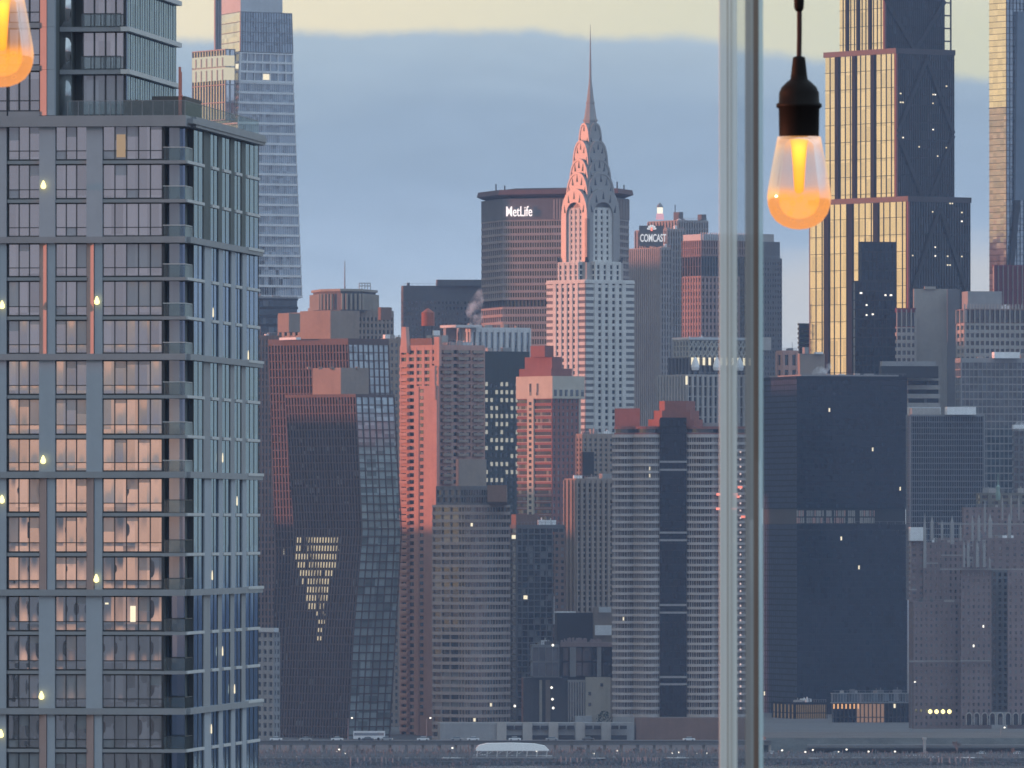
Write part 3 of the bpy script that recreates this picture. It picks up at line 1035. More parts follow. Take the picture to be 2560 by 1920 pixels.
# mirror-clad tower at the right edge
b = Bld('mirror_tower', 'pale gold and blue glass tower with sloping dark fin at the right edge', 'skyscraper', 2517, 5100, 34)
G_CLOUDREFL = glass('cloud_reflection_wall', (0.07, 0.08, 0.09, 1), 0.52, 0.12, pane=(3.0, 3.1), var=.5, tint=(.62, .68, .74), wave=.03)  # silver tint paints in the cloud mirrored on the lower side wall
b.block(2472, 2517, 2620, 268, 760, FINB, G_BLUE, 15.5, sp=0.06, front=12, left=0, pw=.06, pp=.1, rec=.25, par=.2, gleft=G_CLOUDREFL)
b.block(2472, 2517, 2620, -120, 268, FINB, G_BLUE, 15.5, sp=0.06, front=12, left=0, pw=.06, pp=.1, rec=.25, par=1, gleft=G_GOLD, name='upper_wall')
q = b.rect(2472, 2517, 2620)
W = MB()
x0 = q[0][0]
for (ua, ub, za, zb) in ((6.0, 13.5, b.z(30), b.z(340)), ):
    W.loft([(x0 + 4.5, q[0][1] - 1.4), (x0 + 10, q[0][1] - 1.4), (x0 + 10, q[0][1] + .4), (x0 + 4.5, q[0][1] + .4)], b.z(500),
           [(x0 + 6.0, q[0][1] - 1.4), (x0 + 14, q[0][1] - 1.4), (x0 + 14, q[0][1] + .4), (x0 + 6.0, q[0][1] + .4)], b.z(28))
W.build('dark_fin', stone('blue_fin', (0.13, 0.165, 0.215, 1), .5), b.root)
W = MB()
W.loft([(x0 + .3, q[0][1] - 1.2), (x0 + 3.2, q[0][1] - 1.2), (x0 + 3.2, q[0][1] + .4), (x0 + .3, q[0][1] + .4)], b.z(700),
       [(x0 + 8.5, q[0][1] - 1.2), (x0 + 12, q[0][1] - 1.2), (x0 + 12, q[0][1] + .4), (x0 + 8.5, q[0][1] + .4)], b.z(330))
W.build('sloping_column', M_DARK, b.root)
b = Bld('maroon_building', 'maroon ribbed building below the pale gold tower at the right edge', 'building', 2484, 4950, 30)
b.block(2481, 2484, 2640, 662, 900, S_MAROON, S_MAROON, 60, sp=.05, front=13, left=0, pw=.06, pp=.5, rec=.4, par=1, pierwall=S_LIME)

# ------------------------------------------------------------------ right-hand middle distance
b = Bld('concrete_tower', 'tall blank concrete tower block in front of the stepped dark skyscraper', 'building', 2285, 4650, 12)
b.box('wall', 2283, 2285, 2392, 722, 1100, S_CONC)
b.box('dark_return', 2368, 2369, 2400, 723, 1100, S_DGREY, Y=4648)
b.box('roof_plant', 2310, 2312, 2340, 716, 723, S_CONC)
b = Bld('pillared_building', 'broad office building with pillared top storey and roof fence at the right', 'building', 2396, 4600, 10)
b.block(2392, 2412, 2600, 808, 1300, S_LIME, G_DARK, 19.5, sp=.45, front=15, left=2, pw=.3, pp=.35, rec=.6, par=1)
b.block(2392, 2412, 2600, 772, 807.5, S_BROWN, G_DARK, 34, sp=.05, front=15, left=2, pw=.18, pp=.5, rec=.8, par=.6, name='pillared_storey', pierwall=S_LIME)
b.box('roof_block', 2405, 2420, 2505, 728, 772.5, S_GREY, Y=4606)
W = MB()
p = b.rect(2392, 2412, 2600)
for i in range(26):
    x = p[0][0] + (p[1][0] - p[0][0]) * i / 25
    W.box(x - .3, x + .3, p[0][1], p[0][1] + .5, b.z(773), b.z(760))
W.build('roof_fence', S_LIME, b.root)
b = Bld('pillared_annex', 'narrow pillared office wing left of the blank concrete tower', 'building', 2242, 4640, 10)
b.block(2238, 2242, 2290, 818, 1100, S_LIME, G_DARK, 19, sp=.45, front=4, left=0, pw=.3, pp=.3, rec=.5, par=.5)
b.block(2238, 2242, 2290, 770, 817.5, S_MAROON, G_DARK, 42, sp=.05, front=4, left=0, pw=.22, pp=.4, rec=.6, par=2, name='pillared_storey', pierwall=S_LIME)
b = Bld('terraced_block', 'grey terraced block with a black overhanging top storey', 'building', 2215, 4500, 8)
b.box('overhang', 2198, 2204, 2346, 915, 945, S_BLACK, Y=4490)
b.box('roof', 2200, 2206, 2340, 903, 915.5, S_GREY, Y=4492)
b.block(2262, 2268, 2350, 946, 1040, S_LIME, G_DARK, 24, sp=.5, front=0, left=0, rec=.6, par=1)
b.box('snow_cap', 2268, 2272, 2352, 1018, 1036, S_SNOW, Y=4480)
b = Bld('glass_office', 'blue grey glass office block with faint grid and white rooftop plant', 'building', 2400, 4420, 10)
b.block(2388, 2402, 2640, 895, 1500, S_GREY, G_SLATE, 19, sp=.16, front=22, left=3, pw=.12, pp=.15, rec=.35, par=2)
b.box('roof_plant', 2480, 2486, 2550, 880, 895.5, S_SNOW)
b.box('roof_ledge', 2530, 2534, 2640, 1062, 1072, S_SNOW, Y=4385)
b.block(2530, 2534, 2640, 1072, 1300, S_DGREY, G_DARK, 19, Y=4386, sp=.3, front=8, left=0, pw=.3, pp=.1, rec=.4, par=1, name='front_wing')
b = Bld('grid_tower', 'navy glass tower with fine pale vertical mullions and white roof edge', 'building', 2275, 4300, 12)
b.block(2266, 2275, 2462, 1036, 1500, M_GREY, G_NAVY, 15, sp=.12, front=34, left=2, pw=.14, pp=.25, rec=.35, par=.8)
b.box('roof_plant', 2272, 2280, 2350, 1020, 1036.5, S_LIME)
b.box('roof_plant', 2362, 2368, 2440, 1017, 1036.5, S_SNOW)

# black glass tower
b = Bld('black_tower', 'sheer black glass tower with one louvred band halfway up', 'skyscraper', 1992, 4400, 16)
b.block(1903, 1992, 2268, 940, 1272, S_NAVY, G_NAVY, 14.6, sp=.18, front=56, left=18, pw=.14, pp=.03, rec=.14, par=1.5, lit=3, gleft=G_MATTE)
b.block(1903, 1992, 2268, 1310, 1790, S_NAVY, G_NAVY, 14.6, sp=.18, front=56, left=18, pw=.14, pp=.03, rec=.14, par=.2, lit=3, gleft=G_MATTE)
p = b.rect(1903, 1992, 2268)
MB().prism(inset(p, .6), b.z(1310.5), b.z(1271.5)).build('mechanical_floor', S_BLACK, b.root)
W, W2 = MB(), MB()
for i in range(56):
    x = p[0][0] + (p[1][0] - p[0][0]) * (i + .1) / 56
    if i < 40 and rnd.random() < .85:
        for za, zb in ((1291, 1276), (1308, 1294)):
            (W if rnd.random() < .7 else W2).box(x, x + .62 * rnd.uniform(.4, 1.2), p[0][1] + .1, p[0][1] + .7, b.z(za), b.z(zb))
W.build('louver', S_CONC, b.root)
W2.build('louver', S_PINK, b.root)
MB().prism(inset(p, 3), b.z(940.2), b.z(936)).build('roof_deck', S_GREY, b.root)
# lobby
b.block(1930, 1985, 2068, 1756, 1850, S_NAVY, emit('amber_lobby_glow', (0.62, 0.44, 0.25, 1), 0.2), 25, Y=4300, sp=.1, front=18, left=6, pw=.28, pp=.2, rec=.4, par=1, name='lobby_wall')
b = Bld('glass_lobby', 'low glass pavilion with warm lit hall at the foot of the black tower', 'building', 2080, 4220, 4)
b.block(2076, 2080, 2292, 1733, 1758, M_GREY, G_BLUE, 25, sp=.1, front=30, left=0, pw=.1, pp=.1, rec=.3, par=.3, name='upper_wall')
b.block(2076, 2080, 2292, 1758, 1830, M_DARK, G_NAVY, 36, sp=.06, front=21, left=0, pw=.2, pp=.35, rec=.8, par=.1, name='mullion_wall')
p = b.rect(2076, 2080, 2292)
for i in range(21):
    x0 = p[0][0] + (p[1][0] - p[0][0]) * (i + .15) / 21
    x1 = p[0][0] + (p[1][0] - p[0][0]) * (i + .85) / 21
    if i < 7:
        MB().box(x0 + .3, x1 - .3, p[0][1] + .45, p[0][1] + .7, b.z(1772), b.z(1760)).build('hall_lamp', E_ORANGE, b.root)
    if 6 <= i < 13:
        MB().box(x0, x1, p[0][1] + .5, p[0][1] + .75, b.z(1815), b.z(1760)).build('lit_hall', MATS.get('hall_glow') or emit('hall_glow', (0.75, 0.45, 0.30, 1), 0.28), b.root)
    elif i == 15:
        MB().box(x0 + .2, x1 - .2, p[0][1] + .45, p[0][1] + .7, b.z(1770), b.z(1760)).build('hall_lamp', E_PALEW, b.root)

# brown brick apartment house with gothic crown
b = Bld('gothic_apartment_house', 'brown brick apartment house with white gothic parapets and arched ground floor', 'apartment building', 2300, 3990, 6)
BB = stone('plum_brick', (0.21, 0.16, 0.16, 1))
b.block(2272, 2284, 2410, 1505, 1822, BB, G_MID, 16.5, sp=.5, front=10, left=2, pw=.62, pp=.06, rec=.3, par=1)
b.block(2400, 2402, 2478, 1425, 1822, BB, G_MID, 16.5, Y=3982, sp=.5, front=6, left=0, pw=.6, pp=.06, rec=.3, par=1, name='projecting_wing', lit=5, litmat=E_WHITE)
b.block(2478, 2479, 2520, 1425, 1780, S_DGREY, G_DARK, 16.5, Y=3994, sp=.4, front=3, left=0, pw=.5, pp=.05, rec=.3, par=1, name='light_court')
b.block(2518, 2519, 2600, 1425, 1822, BB, G_MID, 16.5, Y=3980, sp=.5, front=6, left=0, pw=.6, pp=.06, rec=.3, par=1, name='projecting_wing')
b.block(2296, 2308, 2420, 1356, 1506, BB, G_MID, 16.5, Y=3995, sp=.5, front=9, left=2, pw=.62, pp=.06, rec=.3, par=1, name='terrace_storeys')
b.block(2336, 2346, 2600, 1345, 1430, BB, G_MID, 17, Y=4000, sp=.5, front=14, left=1, pw=.6, pp=.06, rec=.3, par=1, name='upper_storeys')
b.block(2405, 2410, 2600, 1268, 1345.5, BB, G_MID, 17, Y=4012, sp=.5, front=12, left=1, pw=.6, pp=.06, rec=.3, par=1, name='penthouse')
b.block(2440, 2450, 2600, 1232, 1268.5, stone('mossy_copper', (0.16, 0.15, 0.13, 1)), G_DARK, 18, Y=4020, sp=.5, front=6, left=1, pw=.4, pp=.06, rec=.3, par=1, name='roof_house')
b.box('white_block', 2272, 2276, 2308, 1318, 1512, S_WHITE, Y=3996) if False else None
b.block(2272, 2276, 2312, 1320, 1506, BB, G_MID, 17, Y=3996, sp=.5, front=2, left=0, pw=.5, pp=.1, rec=.3, par=6, name='side_wing')
b.box('white_cap', 2271.5, 2275.5, 2308, 1318, 1352, S_SNOW, Y=3994)
OR = stone('gothic_limestone', (0.29, 0.28, 0.28, 1))


def pinnacle(px, yt, yb, wpx, Y):
    p = Vector(b.loc((ux(px) * Y, Y)))
    r_ = wpx * K * Y / 2
    z0, z1 = zz(yb, Y), zz(yt, Y)
    MB().loft([(p.x - r_, p.y - r_), (p.x + r_, p.y - r_), (p.x + r_, p.y + r_), (p.x - r_, p.y + r_)], z0,
              [(p.x - r_, p.y - r_), (p.x + r_, p.y - r_), (p.x + r_, p.y + r_), (p.x - r_, p.y + r_)], z0 + (z1 - z0) * .7).loft(
        [(p.x - r_, p.y - r_), (p.x + r_, p.y - r_), (p.x + r_, p.y + r_), (p.x - r_, p.y + r_)], z0 + (z1 - z0) * .7,
        [(p.x - .05, p.y - .05), (p.x + .05, p.y - .05), (p.x + .05, p.y + .05), (p.x - .05, p.y + .05)], z1).build('pinnacle', OR, b.root)


for px, yt, yb, wp in ((2312, 1282, 1420, 7), (2330, 1288, 1350, 7), (2355, 1300, 1350, 6), (2380, 1288, 1360, 8), (2401, 1306, 1352, 5),
                       (2431, 1288, 1352, 6), (2447, 1284, 1352, 7), (2475, 1284, 1345, 9), (2523, 1282, 1345, 8), (2462, 1250, 1330, 5),
                       (2506, 1240, 1300, 4), (2528, 1235, 1300, 4), (2547, 1240, 1300, 4), (2420, 1350, 1418, 6), (2443, 1350, 1418, 7), (2460, 1350, 1418, 6), (2410, 1350, 1418, 5), (2474, 1392, 1420, 4)):
    pinnacle(px, yt, yb, wp, 3978)
for (xa, xb, y, Y) in ((2350, 2600, 1423, 3979), (2312, 2345, 1408, 3985), (2352, 2410, 1388, 3986), (2345, 2600, 1310, 3998), (2272, 2292, 1474, 3984), (2272, 2410, 1653, 3986), (2400, 2478, 1652, 3980)):
    b.box('string_course', xa, xa + .5, xb, y - 1.6, y + 1.6, OR, Y=Y)
for px in (2428, 2444, 2460):
    for yt, yb in ((1349, 1378), (1392, 1418)):
        pp_ = b.loc((ux(px) * 3979, 3979))
        o = MB()
        o.box(pp_[0] - .75, pp_[0] - .5, pp_[1] - .3, pp_[1] + .5, zz(yb, 3979), zz(yt, 3979))
        o.box(pp_[0] + .5, pp_[0] + .75, pp_[1] - .3, pp_[1] + .5, zz(yb, 3979), zz(yt, 3979))
        o.box(pp_[0] - .5, pp_[0] + .5, pp_[1] - .29, pp_[1] + .5, zz(yt, 3979) - .7, zz(yt, 3979) - .01)
        o.box(pp_[0] - .5, pp_[0] + .5, pp_[1] - .28, pp_[1] + .5, zz((yt + yb) / 2, 3979) - .25, zz((yt + yb) / 2, 3979) + .25)
        o.build('window_surround', OR, b.root)
pp_ = b.loc((ux(2495) * 4010, 4010))
MB().lathe([(.9, zz(1250, 4010)), (1.0, zz(1235, 4010)), (.7, zz(1225, 4010)), (.9, zz(1218, 4010)), (.3, zz(1212, 4010)), (.1, zz(1182, 4010))], 8, *pp_).build('finial', stone('verdigris', (0.22, 0.30, 0.27, 1)), b.root)
# arched ground floor
for i in range(10):
    px = 2422 + i * 19.5
    pp_ = Vector(b.loc((ux(px) * 3976, 3976)))
    o = MB()
    hw, hh = 1.0, 3.4
    zb_, n_ = zz(1812, 3976), 8
    arc = [(-hw, 0)] + [(-hw * math.cos(math.pi * k / n_), hh + hw * 1.2 * math.sin(math.pi * k / n_)) for k in range(n_ + 1)] + [(hw, 0)]
    o.add([(pp_.x + u, pp_.y - .1, zb_ + z) for u, z in arc], [tuple(range(len(arc)))])
    o.build('arched_window', G_DARK, b.root)
    s2 = MB()
    s2.tube([(pp_.x + u * 1.12, pp_.y - .12, zb_ + z * 1.03) for u, z in arc], .22, 5)
    s2.build('arch_surround', S_LIME, b.root)
b.block(2395, 2396, 2610, 1760, 1822, S_LIME, S_LIME, 62, Y=3977.5, sp=.1, front=0, left=0, rec=.05, par=.5, name='ground_floor') if False else None
for px in (2325, 2341, 2357, 2373):
    q = at(px, 1779, 3970)
    l = b.loc((q.x, q.y))
    MB().lathe([(.15, -.9), (.8, -.4), (.8, .4), (.15, .9)], 8, *l).build('entrance_lamp', E_YEL, b.root).location = (0, 0, q.z)

# ------------------------------------------------------------------ left and centre middle distance
b = Bld('fluted_crown_building', 'grey building with fluted octagonal roof crown and thin antenna', 'building', 885, 4450, 30)
b.block(695, 885, 984, 776, 1200, S_TAN, G_DARK, 16, sp=.4, front=10, left=14, pw=.5, pp=.2, rec=.4, par=3)
b.box('side_penthouse', 696, 722, 755, 783, 830, S_TAN, Y=4400)
b.box('side_penthouse', 945, 952, 979, 768, 800, S_BROWN, Y=4430)
FL = stone('fluted_concrete', (0.30, 0.265, 0.23, 1))
oc = b.pts([(776, 4475), (800, 4450), (850, 4440), (905, 4445), (946, 4470), (930, 4500), (800, 4505)])
MB().prism(inset(oc, 1.2), b.z(780), b.z(727)).build('roof_crown', S_DGREY, b.root)
W = MB()
for e in range(4):
    a, c = Vector(oc[e]), Vector(oc[e + 1])
    nb = max(2, int((c - a).length / 2.0))
    for j in range(nb):
        q = a + (c - a) * ((j + .5) / nb)
        if e == 1 and j > nb * .55:
            continue
        MB().lathe([(.62, b.z(775)), (.62, b.z(735))], 8, q.x, q.y).build('flute', FL, b.root)
MB().prism(inset(oc, .3), b.z(729), b.z(723)).build('rim', FL, b.root)
p = b.loc((ux(862) * 4460, 4460))
MB().tube([(*p, b.z(724)), (*p, b.z(650))], [.3, .12], 5).build('antenna', M_DARK, b.root)
o = MB()
for i in range(5):
    q = b.loc((ux(898 + i * 7) * 4455, 4455))
    o.tube([(*q, b.z(724)), (*q, b.z(707))], .25, 4)
qa, qb = b.loc((ux(898) * 4455, 4455)), b.loc((ux(926) * 4455, 4455))
for y in (707, 714):
    o.tube([(*qa, b.z(y)), (*qb, b.z(y))], .25, 4)
o.build('cooling_unit_frame', S_PALE, b.root)

b = Bld('column_top_building', 'white building top with evenly spaced blue window strips below the steam plume', 'building', 1177, 4650, 30)
b.block(1143, 1177, 1327, 818, 1100, S_WHITE, G_BLUE, 280, sp=.001, front=10, left=4, pw=.48, pp=.3, rec=.7, par=2.2)
b.box('roof_slab', 1100, 1140, 1205, 812, 818.5, S_WHITE, Y=4640)
b.box('roof_plant', 1108, 1115, 1142, 818, 850, S_GREY, Y=4655)
b.box('lower_roof', 1125, 1150, 1182, 855, 875, S_PALE, Y=4560)

b = Bld('dark_glass_tower', 'dark greenish glass tower with rows of small lit windows', 'skyscraper', 1210, 4350, 30)
GG = stone('green_black_panel', (0.03, 0.037, 0.037, 1), .5)
b.block(1160, 1210, 1324, 878, 1500, GG, G_DARK, 20, sp=.45, front=9, left=5, pw=.4, pp=.05, rec=.3, par=14)
p = b.rect(1160, 1210, 1324)
for r_ in range(13):
    y = 960 + r_ * 20
    for c_ in range(9):
        if rnd.random() < (.62 if r_ < 9 else .35):
            x = p[0][0] + (p[1][0] - p[0][0]) * (c_ + .5) / 9
            MB().box(x - .55, x + .5, p[0][1] - .25, p[0][1] + .2, b.z(y + 5), b.z(y - 5)).build('lit_or_reflecting_window', MATS.get('dim_window') or emit('dim_window', (.85, .82, .68, 1), .42), b.root)

# brick tower with stepped red top and cream band
b = Bld('brick_tower', 'red brick tower with stepped red roof, cream upper band and white centre strip', 'building', 1380, 4250, 36)
b.block(1292, 1380, 1447, 995, 1600, S_RED, G_MID, 16.5, sp=.45, front=6, left=0, pw=.55, pp=.06, rec=.25, par=.5)
p = b.rect(1292, 1380, 1447)
L = p[3][1] - p[0][1]
b.box('cream_storeys', 1290, 1381, 1462, 940, 996, S_CREAM, Y=4249)
cr = b.rect(1290, 1381, 1462, 4249)
for i in range(6):
    x = cr[0][0] + (cr[1][0] - cr[0][0]) * (i + .3) / 6
    MB().box(x, x + (cr[1][0] - cr[0][0]) * .085, cr[0][1] - .12, cr[0][1] + .2, b.z(990), b.z(974)).build('window', G_MID, b.root)
for i in range(2):
    y = cr[3][1] * (.36 + .2 * i)
    MB().box(cr[0][0] - .12, cr[0][0] + .2, y, y + 1.4, b.z(988), b.z(958)).build('window', G_MID, b.root)
for xl, xc_, xr, yt, yb in ((1298, 1378, 1430, 921, 940.5), (1312, 1380, 1405, 892, 921.5), (1326, 1362, 1384, 864, 892.5)):
    b.box('stepped_roof', xl, xc_, xr, yt, yb, S_RED, Y=4256)
MB().box(p[0][0] - .5, p[0][0] + .3, p[0][1] + L * .50, p[0][1] + L * .68, b.z(1600), b.z(994)).build('white_strip', S_CREAM, b.root)
for i in range(24):
    y = 1004 + i * 14.5
    MB().box(p[0][0] - .62, p[0][0] - .3, p[0][1] + L * .555, p[0][1] + L * .625, b.z(y + 8), b.z(y)).build('window', G_DARK, b.root)
W = MB()
for i in range(22):
    y = 1022 + i * 16.5
    W.box(p[0][0] - .12, p[0][0] + .1, p[0][1] + .2, p[3][1] - .2, b.z(y + 1.5), b.z(y))
W.build('pale_course', S_LIME, b.root)
b.box('corner_strip', 1445.5, 1446, 1452, 996, 1300, S_CREAM, Y=4262)

b = Bld('ribbed_apartment_block', 'tan ribbed apartment block between the red brick tower and the banded towers', 'apartment building', 1440, 4050, 30)
b.block(1411, 1440, 1534, 1196, 1560, S_TAN, G_MID, 14, sp=.35, front=7, left=3, pw=.5, pp=.6, rec=.6, par=2)
b.block(1440, 1456, 1534, 1084, 1196.5, S_TAN, G_MID, 14, Y=4090, sp=.45, front=6, left=2, pw=.5, pp=.2, rec=.4, par=2, name='upper_setback')
b.box('dark_shaft', 1452, 1456, 1485, 1130, 1196, S_BLACK, Y=4088)

# cylindrical-bay tower
b = Bld('banded_tower', 'wide banded tower with bulging balcony bays, dark centre bay and red stepped crown', 'apartment building', 1530, 3860, 0)


def arcpx(xa, xb, depth, n, Y):
    return [(xa + (xb - xa) * i / n, Y - depth * math.sin(math.pi * i / n) ** .8) for i in range(n + 1)]


YB = 3860
ring = arcpx(1530, 1592, 2.5, 6, YB + 4)[:-1] + arcpx(1592, 1652, 3.5, 6, YB)[:-1] + [(1652, YB), (1714, YB)] + arcpx(1714, 1800, 3.5, 7, YB)[1:-1] + arcpx(1800, 1873, 3.5, 7, YB + 3) + [(1860, YB + 40), (1545, YB + 40)]
pol = b.pts(ring)
BAND = stone('balcony_band', (0.41, 0.375, 0.37, 1))
G_BAL = glass('balcony_window', (0.012, 0.015, 0.022, 1), 0.04, 0.12, pane=(1.2, 3.0), bright=.14, bcol=(96, 96, 104))
ne = len(pol)
b.sect([(b.z(1792), pol), (b.z(1086), pol)], BAND, G_BAL, 39, sp=.36, edges=[2] * (ne - 3) + [0, 0, 0], pw=.06, pp=-.3, rec=1.0, par=1.2, lit=6)
b.sect([(b.z(1086), inset(pol, .8)), (b.z(1066), inset(pol, .8))], S_RED, G_DARK, 1, sp=.3, edges=[0] * ne, rec=.5, par=1, name='top_storey')
W = b.pts([(1650, YB - 1.2), (1716, YB - 1.2), (1716, YB + 3), (1650, YB + 3)])
b.sect([(b.z(1792), W), (b.z(1044), W)], S_NAVY, G_NAVY, 41, sp=.2, edges=[6, 0, 0, 0], pw=.18, pp=.1, rec=.2, par=1, name='centre_bay')
for y in (1152, 1172, 1329, 1348, 1510, 1529, 1690, 1708):
    MB().prism(inset(W, -.35), b.z(y + 5), b.z(y)).build('band', S_GREY, b.root)
TER = stone('red_crown_brick', (0.25, 0.095, 0.075, 1))
for xl, xc_, xr, yt, yb in ((1620, 1648, 1757, 1048, 1067), (1634, 1655, 1748, 1026, 1048.5), (1648, 1662, 1738, 1002, 1026.5)):
    MB().prism(b.pts([(xl, YB + 10), (xc_, YB + 2), (xr - 22, YB + 3), (xr, YB + 12), (xr, YB + 24), (xl, YB + 24)]), b.z(yb), b.z(yt)).build('stepped_crown', TER, b.root)
MB().prism(b.pts([(1537, YB + 14), (1600, YB + 10), (1600, YB + 24), (1537, YB + 24)]), b.z(1068), b.z(1020)).build('roof_plant', S_RED, b.root)
MB().prism(b.pts([(1757, YB + 14), (1850, YB + 10), (1850, YB + 24), (1757, YB + 24)]), b.z(1067), b.z(1056)).build('roof_plant', S_GREY, b.root)
for i in range(36):
    y = 1130 + i * 18.3
    q = b.loc((ux(1851) * (YB - 1.2), YB - 1.2))
    MB().box(q[0] - .3, q[0] + .3, q[1] - .5, q[1] - .1, b.z(y) - .35, b.z(y) + .35).build('balcony_lamp', MATS.get('balcony_lamp_glow') or emit('balcony_lamp_glow', (1, .72, .66, 1), .9), b.root)
for px, y in ((1797, 1236), (1838, 1236), (1843, 1242), (1796, 1272), (1835, 1272), (1850, 1218), (1858, 1292)):
    q = b.loc((ux(px) * (YB - 4.2), YB - 4.2))
    MB().box(q[0] - .9, q[0] + .9, q[1] - .3, q[1] + .1, b.z(y) - .45, b.z(y) + .45).build('lit_or_reflecting_window', E_RED, b.root)

b = Bld('brown_infill_tower', 'narrow dark brown ribbed tower between the near block and the copper towers', 'building', 690, 4160, 20)
b.block(590, 600, 705, 838, 1900, S_BROWN, G_MID, 17, sp=.3, front=12, left=2, pw=.5, pp=.3, rec=.4, par=2)
b = Bld('tan_infill_tower', 'narrow tan tower squeezed between the copper towers and the salmon tower', 'building', 960, 4130, 20)
b.block(950, 962, 1020, 846, 1900, S_TAN, G_MID, 17, sp=.45, front=5, left=2, pw=.5, pp=.1, rec=.3, par=2)

# pair of slanting copper-clad towers
def copper_tower(name_label, lv, Y, fpx, nl, nr, gleft, corner_dy=9, yaw=36, litrows=False):
    b = Bld('copper_tower', name_label, 'apartment tower', lv[-1][2], Y, yaw)
    levels = []
    for y, l, c, r in lv:
        dl, dr = (c - l) * K * Y, (r - c) * K * Y
        levels.append((b.z(y), b.pts([(c, Y), (r, Y + dr * .75), (l + (r - c) * .9, Y + dl * .8 + dr * .75), (l, Y + dl * .8)])))
    nf = round((lv[0][0] - lv[-1][0]) / fpx)
    return b, levels, nf


# the taller one behind
b, levels, nf = copper_tower('taller slanting copper tower with pink lit edge, standing behind its twin', [(1900, 668, 885, 975), (1400, 690, 890, 990), (846, 670, 870, 972)], 4020, 20.5, 0, 0, True)
b.sect(levels, S_COPPER, G_COPB, nf, sp=.13, front=8, left=26, pw=.45, pwf=.10, pp=.12, rec=.35, par=2.5, lit=3, gleft=G_COP, litmat=E_PALEW)
b.box('penthouse', 750, 826, 899, 776, 850, S_TAN, Y=4035)
b.box('parapet', 698, 740, 752, 843, 849, S_SNOW, Y=4030)
# the nearer one
b, levels, nf = copper_tower('nearer kinked copper tower with a painted patch of reflected sky below its bend',
                             [(1860, 700, 869, 974), (1600, 714, 882, 990), (1330, 735, 905, 1005), (985, 712, 889, 986)], 3900, 20.8, 0, 0, True)
b.sect(levels, S_COPPER, G_COPB, nf, sp=.13, front=6, left=24, pw=.45, pwf=.10, pp=.12, rec=.35, par=1.2, gleft=G_COP)
b.box('penthouse', 782, 852, 922, 919, 990, S_TAN, Y=3925)
for px in (788, 818, 846, 910):
    q = b.loc((ux(px) * 3926, 3926))
    MB().box(q[0] - .6, q[0] + .6, q[1] + 4, q[1] + 5, b.z(920), b.z(914)).build('roof_vent', S_TAN, b.root)
# tapering patch of emissive panes, painting in sky light mirrored by the glass
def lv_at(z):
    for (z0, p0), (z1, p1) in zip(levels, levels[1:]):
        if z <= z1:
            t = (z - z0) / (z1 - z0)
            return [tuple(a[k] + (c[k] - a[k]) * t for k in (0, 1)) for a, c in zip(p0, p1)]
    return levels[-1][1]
E_REFLECTION = emit('painted_sky_reflection', (1.0, 0.82, 0.52, 1), .60)
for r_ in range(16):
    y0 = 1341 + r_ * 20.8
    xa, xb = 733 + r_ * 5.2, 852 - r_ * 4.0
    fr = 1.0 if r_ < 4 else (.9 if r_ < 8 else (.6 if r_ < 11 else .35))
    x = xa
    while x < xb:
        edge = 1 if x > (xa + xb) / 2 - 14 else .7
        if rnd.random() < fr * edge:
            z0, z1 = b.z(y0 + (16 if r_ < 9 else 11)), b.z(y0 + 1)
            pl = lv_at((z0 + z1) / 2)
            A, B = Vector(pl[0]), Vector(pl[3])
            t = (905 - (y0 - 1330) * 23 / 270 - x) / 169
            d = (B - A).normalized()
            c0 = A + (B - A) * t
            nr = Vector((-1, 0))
            MB().prism([c0 + nr * -.34, c0 + nr * -.2, c0 + d * .95 + nr * -.2, c0 + d * .95 + nr * -.34], z0, z1).build('lit_or_reflecting_window', E_REFLECTION, b.root)
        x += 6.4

# pink brick apartment tower with balconies
b = Bld('pink_apartment_tower', 'salmon brick apartment tower with a bright sunlit blank strip and balconies', 'apartment building', 1097, 3960, 36)
b.block(1000, 1097, 1212, 862, 1900, S_PINK, G_MID, 17.2, sp=.42, front=7, left=5, pw=.34, pp=.1, rec=.6, par=2, lit=3)
p = b.rect(1000, 1097, 1212)
W = MB()
for i in range(60):
    z = b.z(1880 - i * 17.2)
    if z > b.z(880):
        break
    for k in range(3):
        xa = p[0][0] + (p[1][0] - p[0][0]) * (.06 + k * .33)
        W.box(xa, xa + (p[1][0] - p[0][0]) * .22, p[0][1] - 1.3, p[0][1], z, z + 1.15)
W.build('balcony_parapet', S_TAN, b.root)
W = MB()
for i in range(60):
    z = b.z(1880 - i * 17.2)
    if z > b.z(900):
        break
    ya = p[0][1] + (p[3][1] - p[0][1]) * .74
    W.box(p[0][0] - 1.5, p[0][0], ya, ya + (p[3][1] - p[0][1]) * .2, z, z + 1.2)
W.build('balcony_parapet', S_PINK, b.root)
# sunlit blank wall with one column of windows
MB().prism(b.rect(1040, 1092, 1096, 3945), 0, zz(964, 3945)).build('blank_wall', S_PINK, b.root)
q = b.rect(1040, 1092, 1096, 3945)
for i in range(48):
    y = 972 + i * 17.2
    L = q[3][1] - q[0][1]
    MB().box(q[0][0] - .1, q[0][0] + .3, q[0][1] + L * .64, q[0][1] + L * .80, zz(y + 9, 3945), zz(y, 3945)).build('window', G_MID, b.root)
W = MB()
L = q[3][1] - q[0][1]
W.box(q[0][0] - .3, q[0][0] + .3, q[0][1] + L * .84, q[0][1] + L * .88, 0, zz(966, 3945))
W.build('pilaster', S_PINK, b.root)
b.box('stair_head', 1074, 1087, 1091, 914, 965, S_PINK, Y=3948)
b.box('stair_head', 1085, 1098, 1104, 842, 915, S_PINK, Y=3955)
MB().loft(b.rect(1000, 1018, 1026, 3975), b.z(880), b.rect(1004, 1014, 1022, 3978), b.z(815)).build('chimney_stack', S_PINK, b.root)
b.box('bulkhead', 1026, 1080, 1086, 845, 866, S_BROWN, Y=3990)
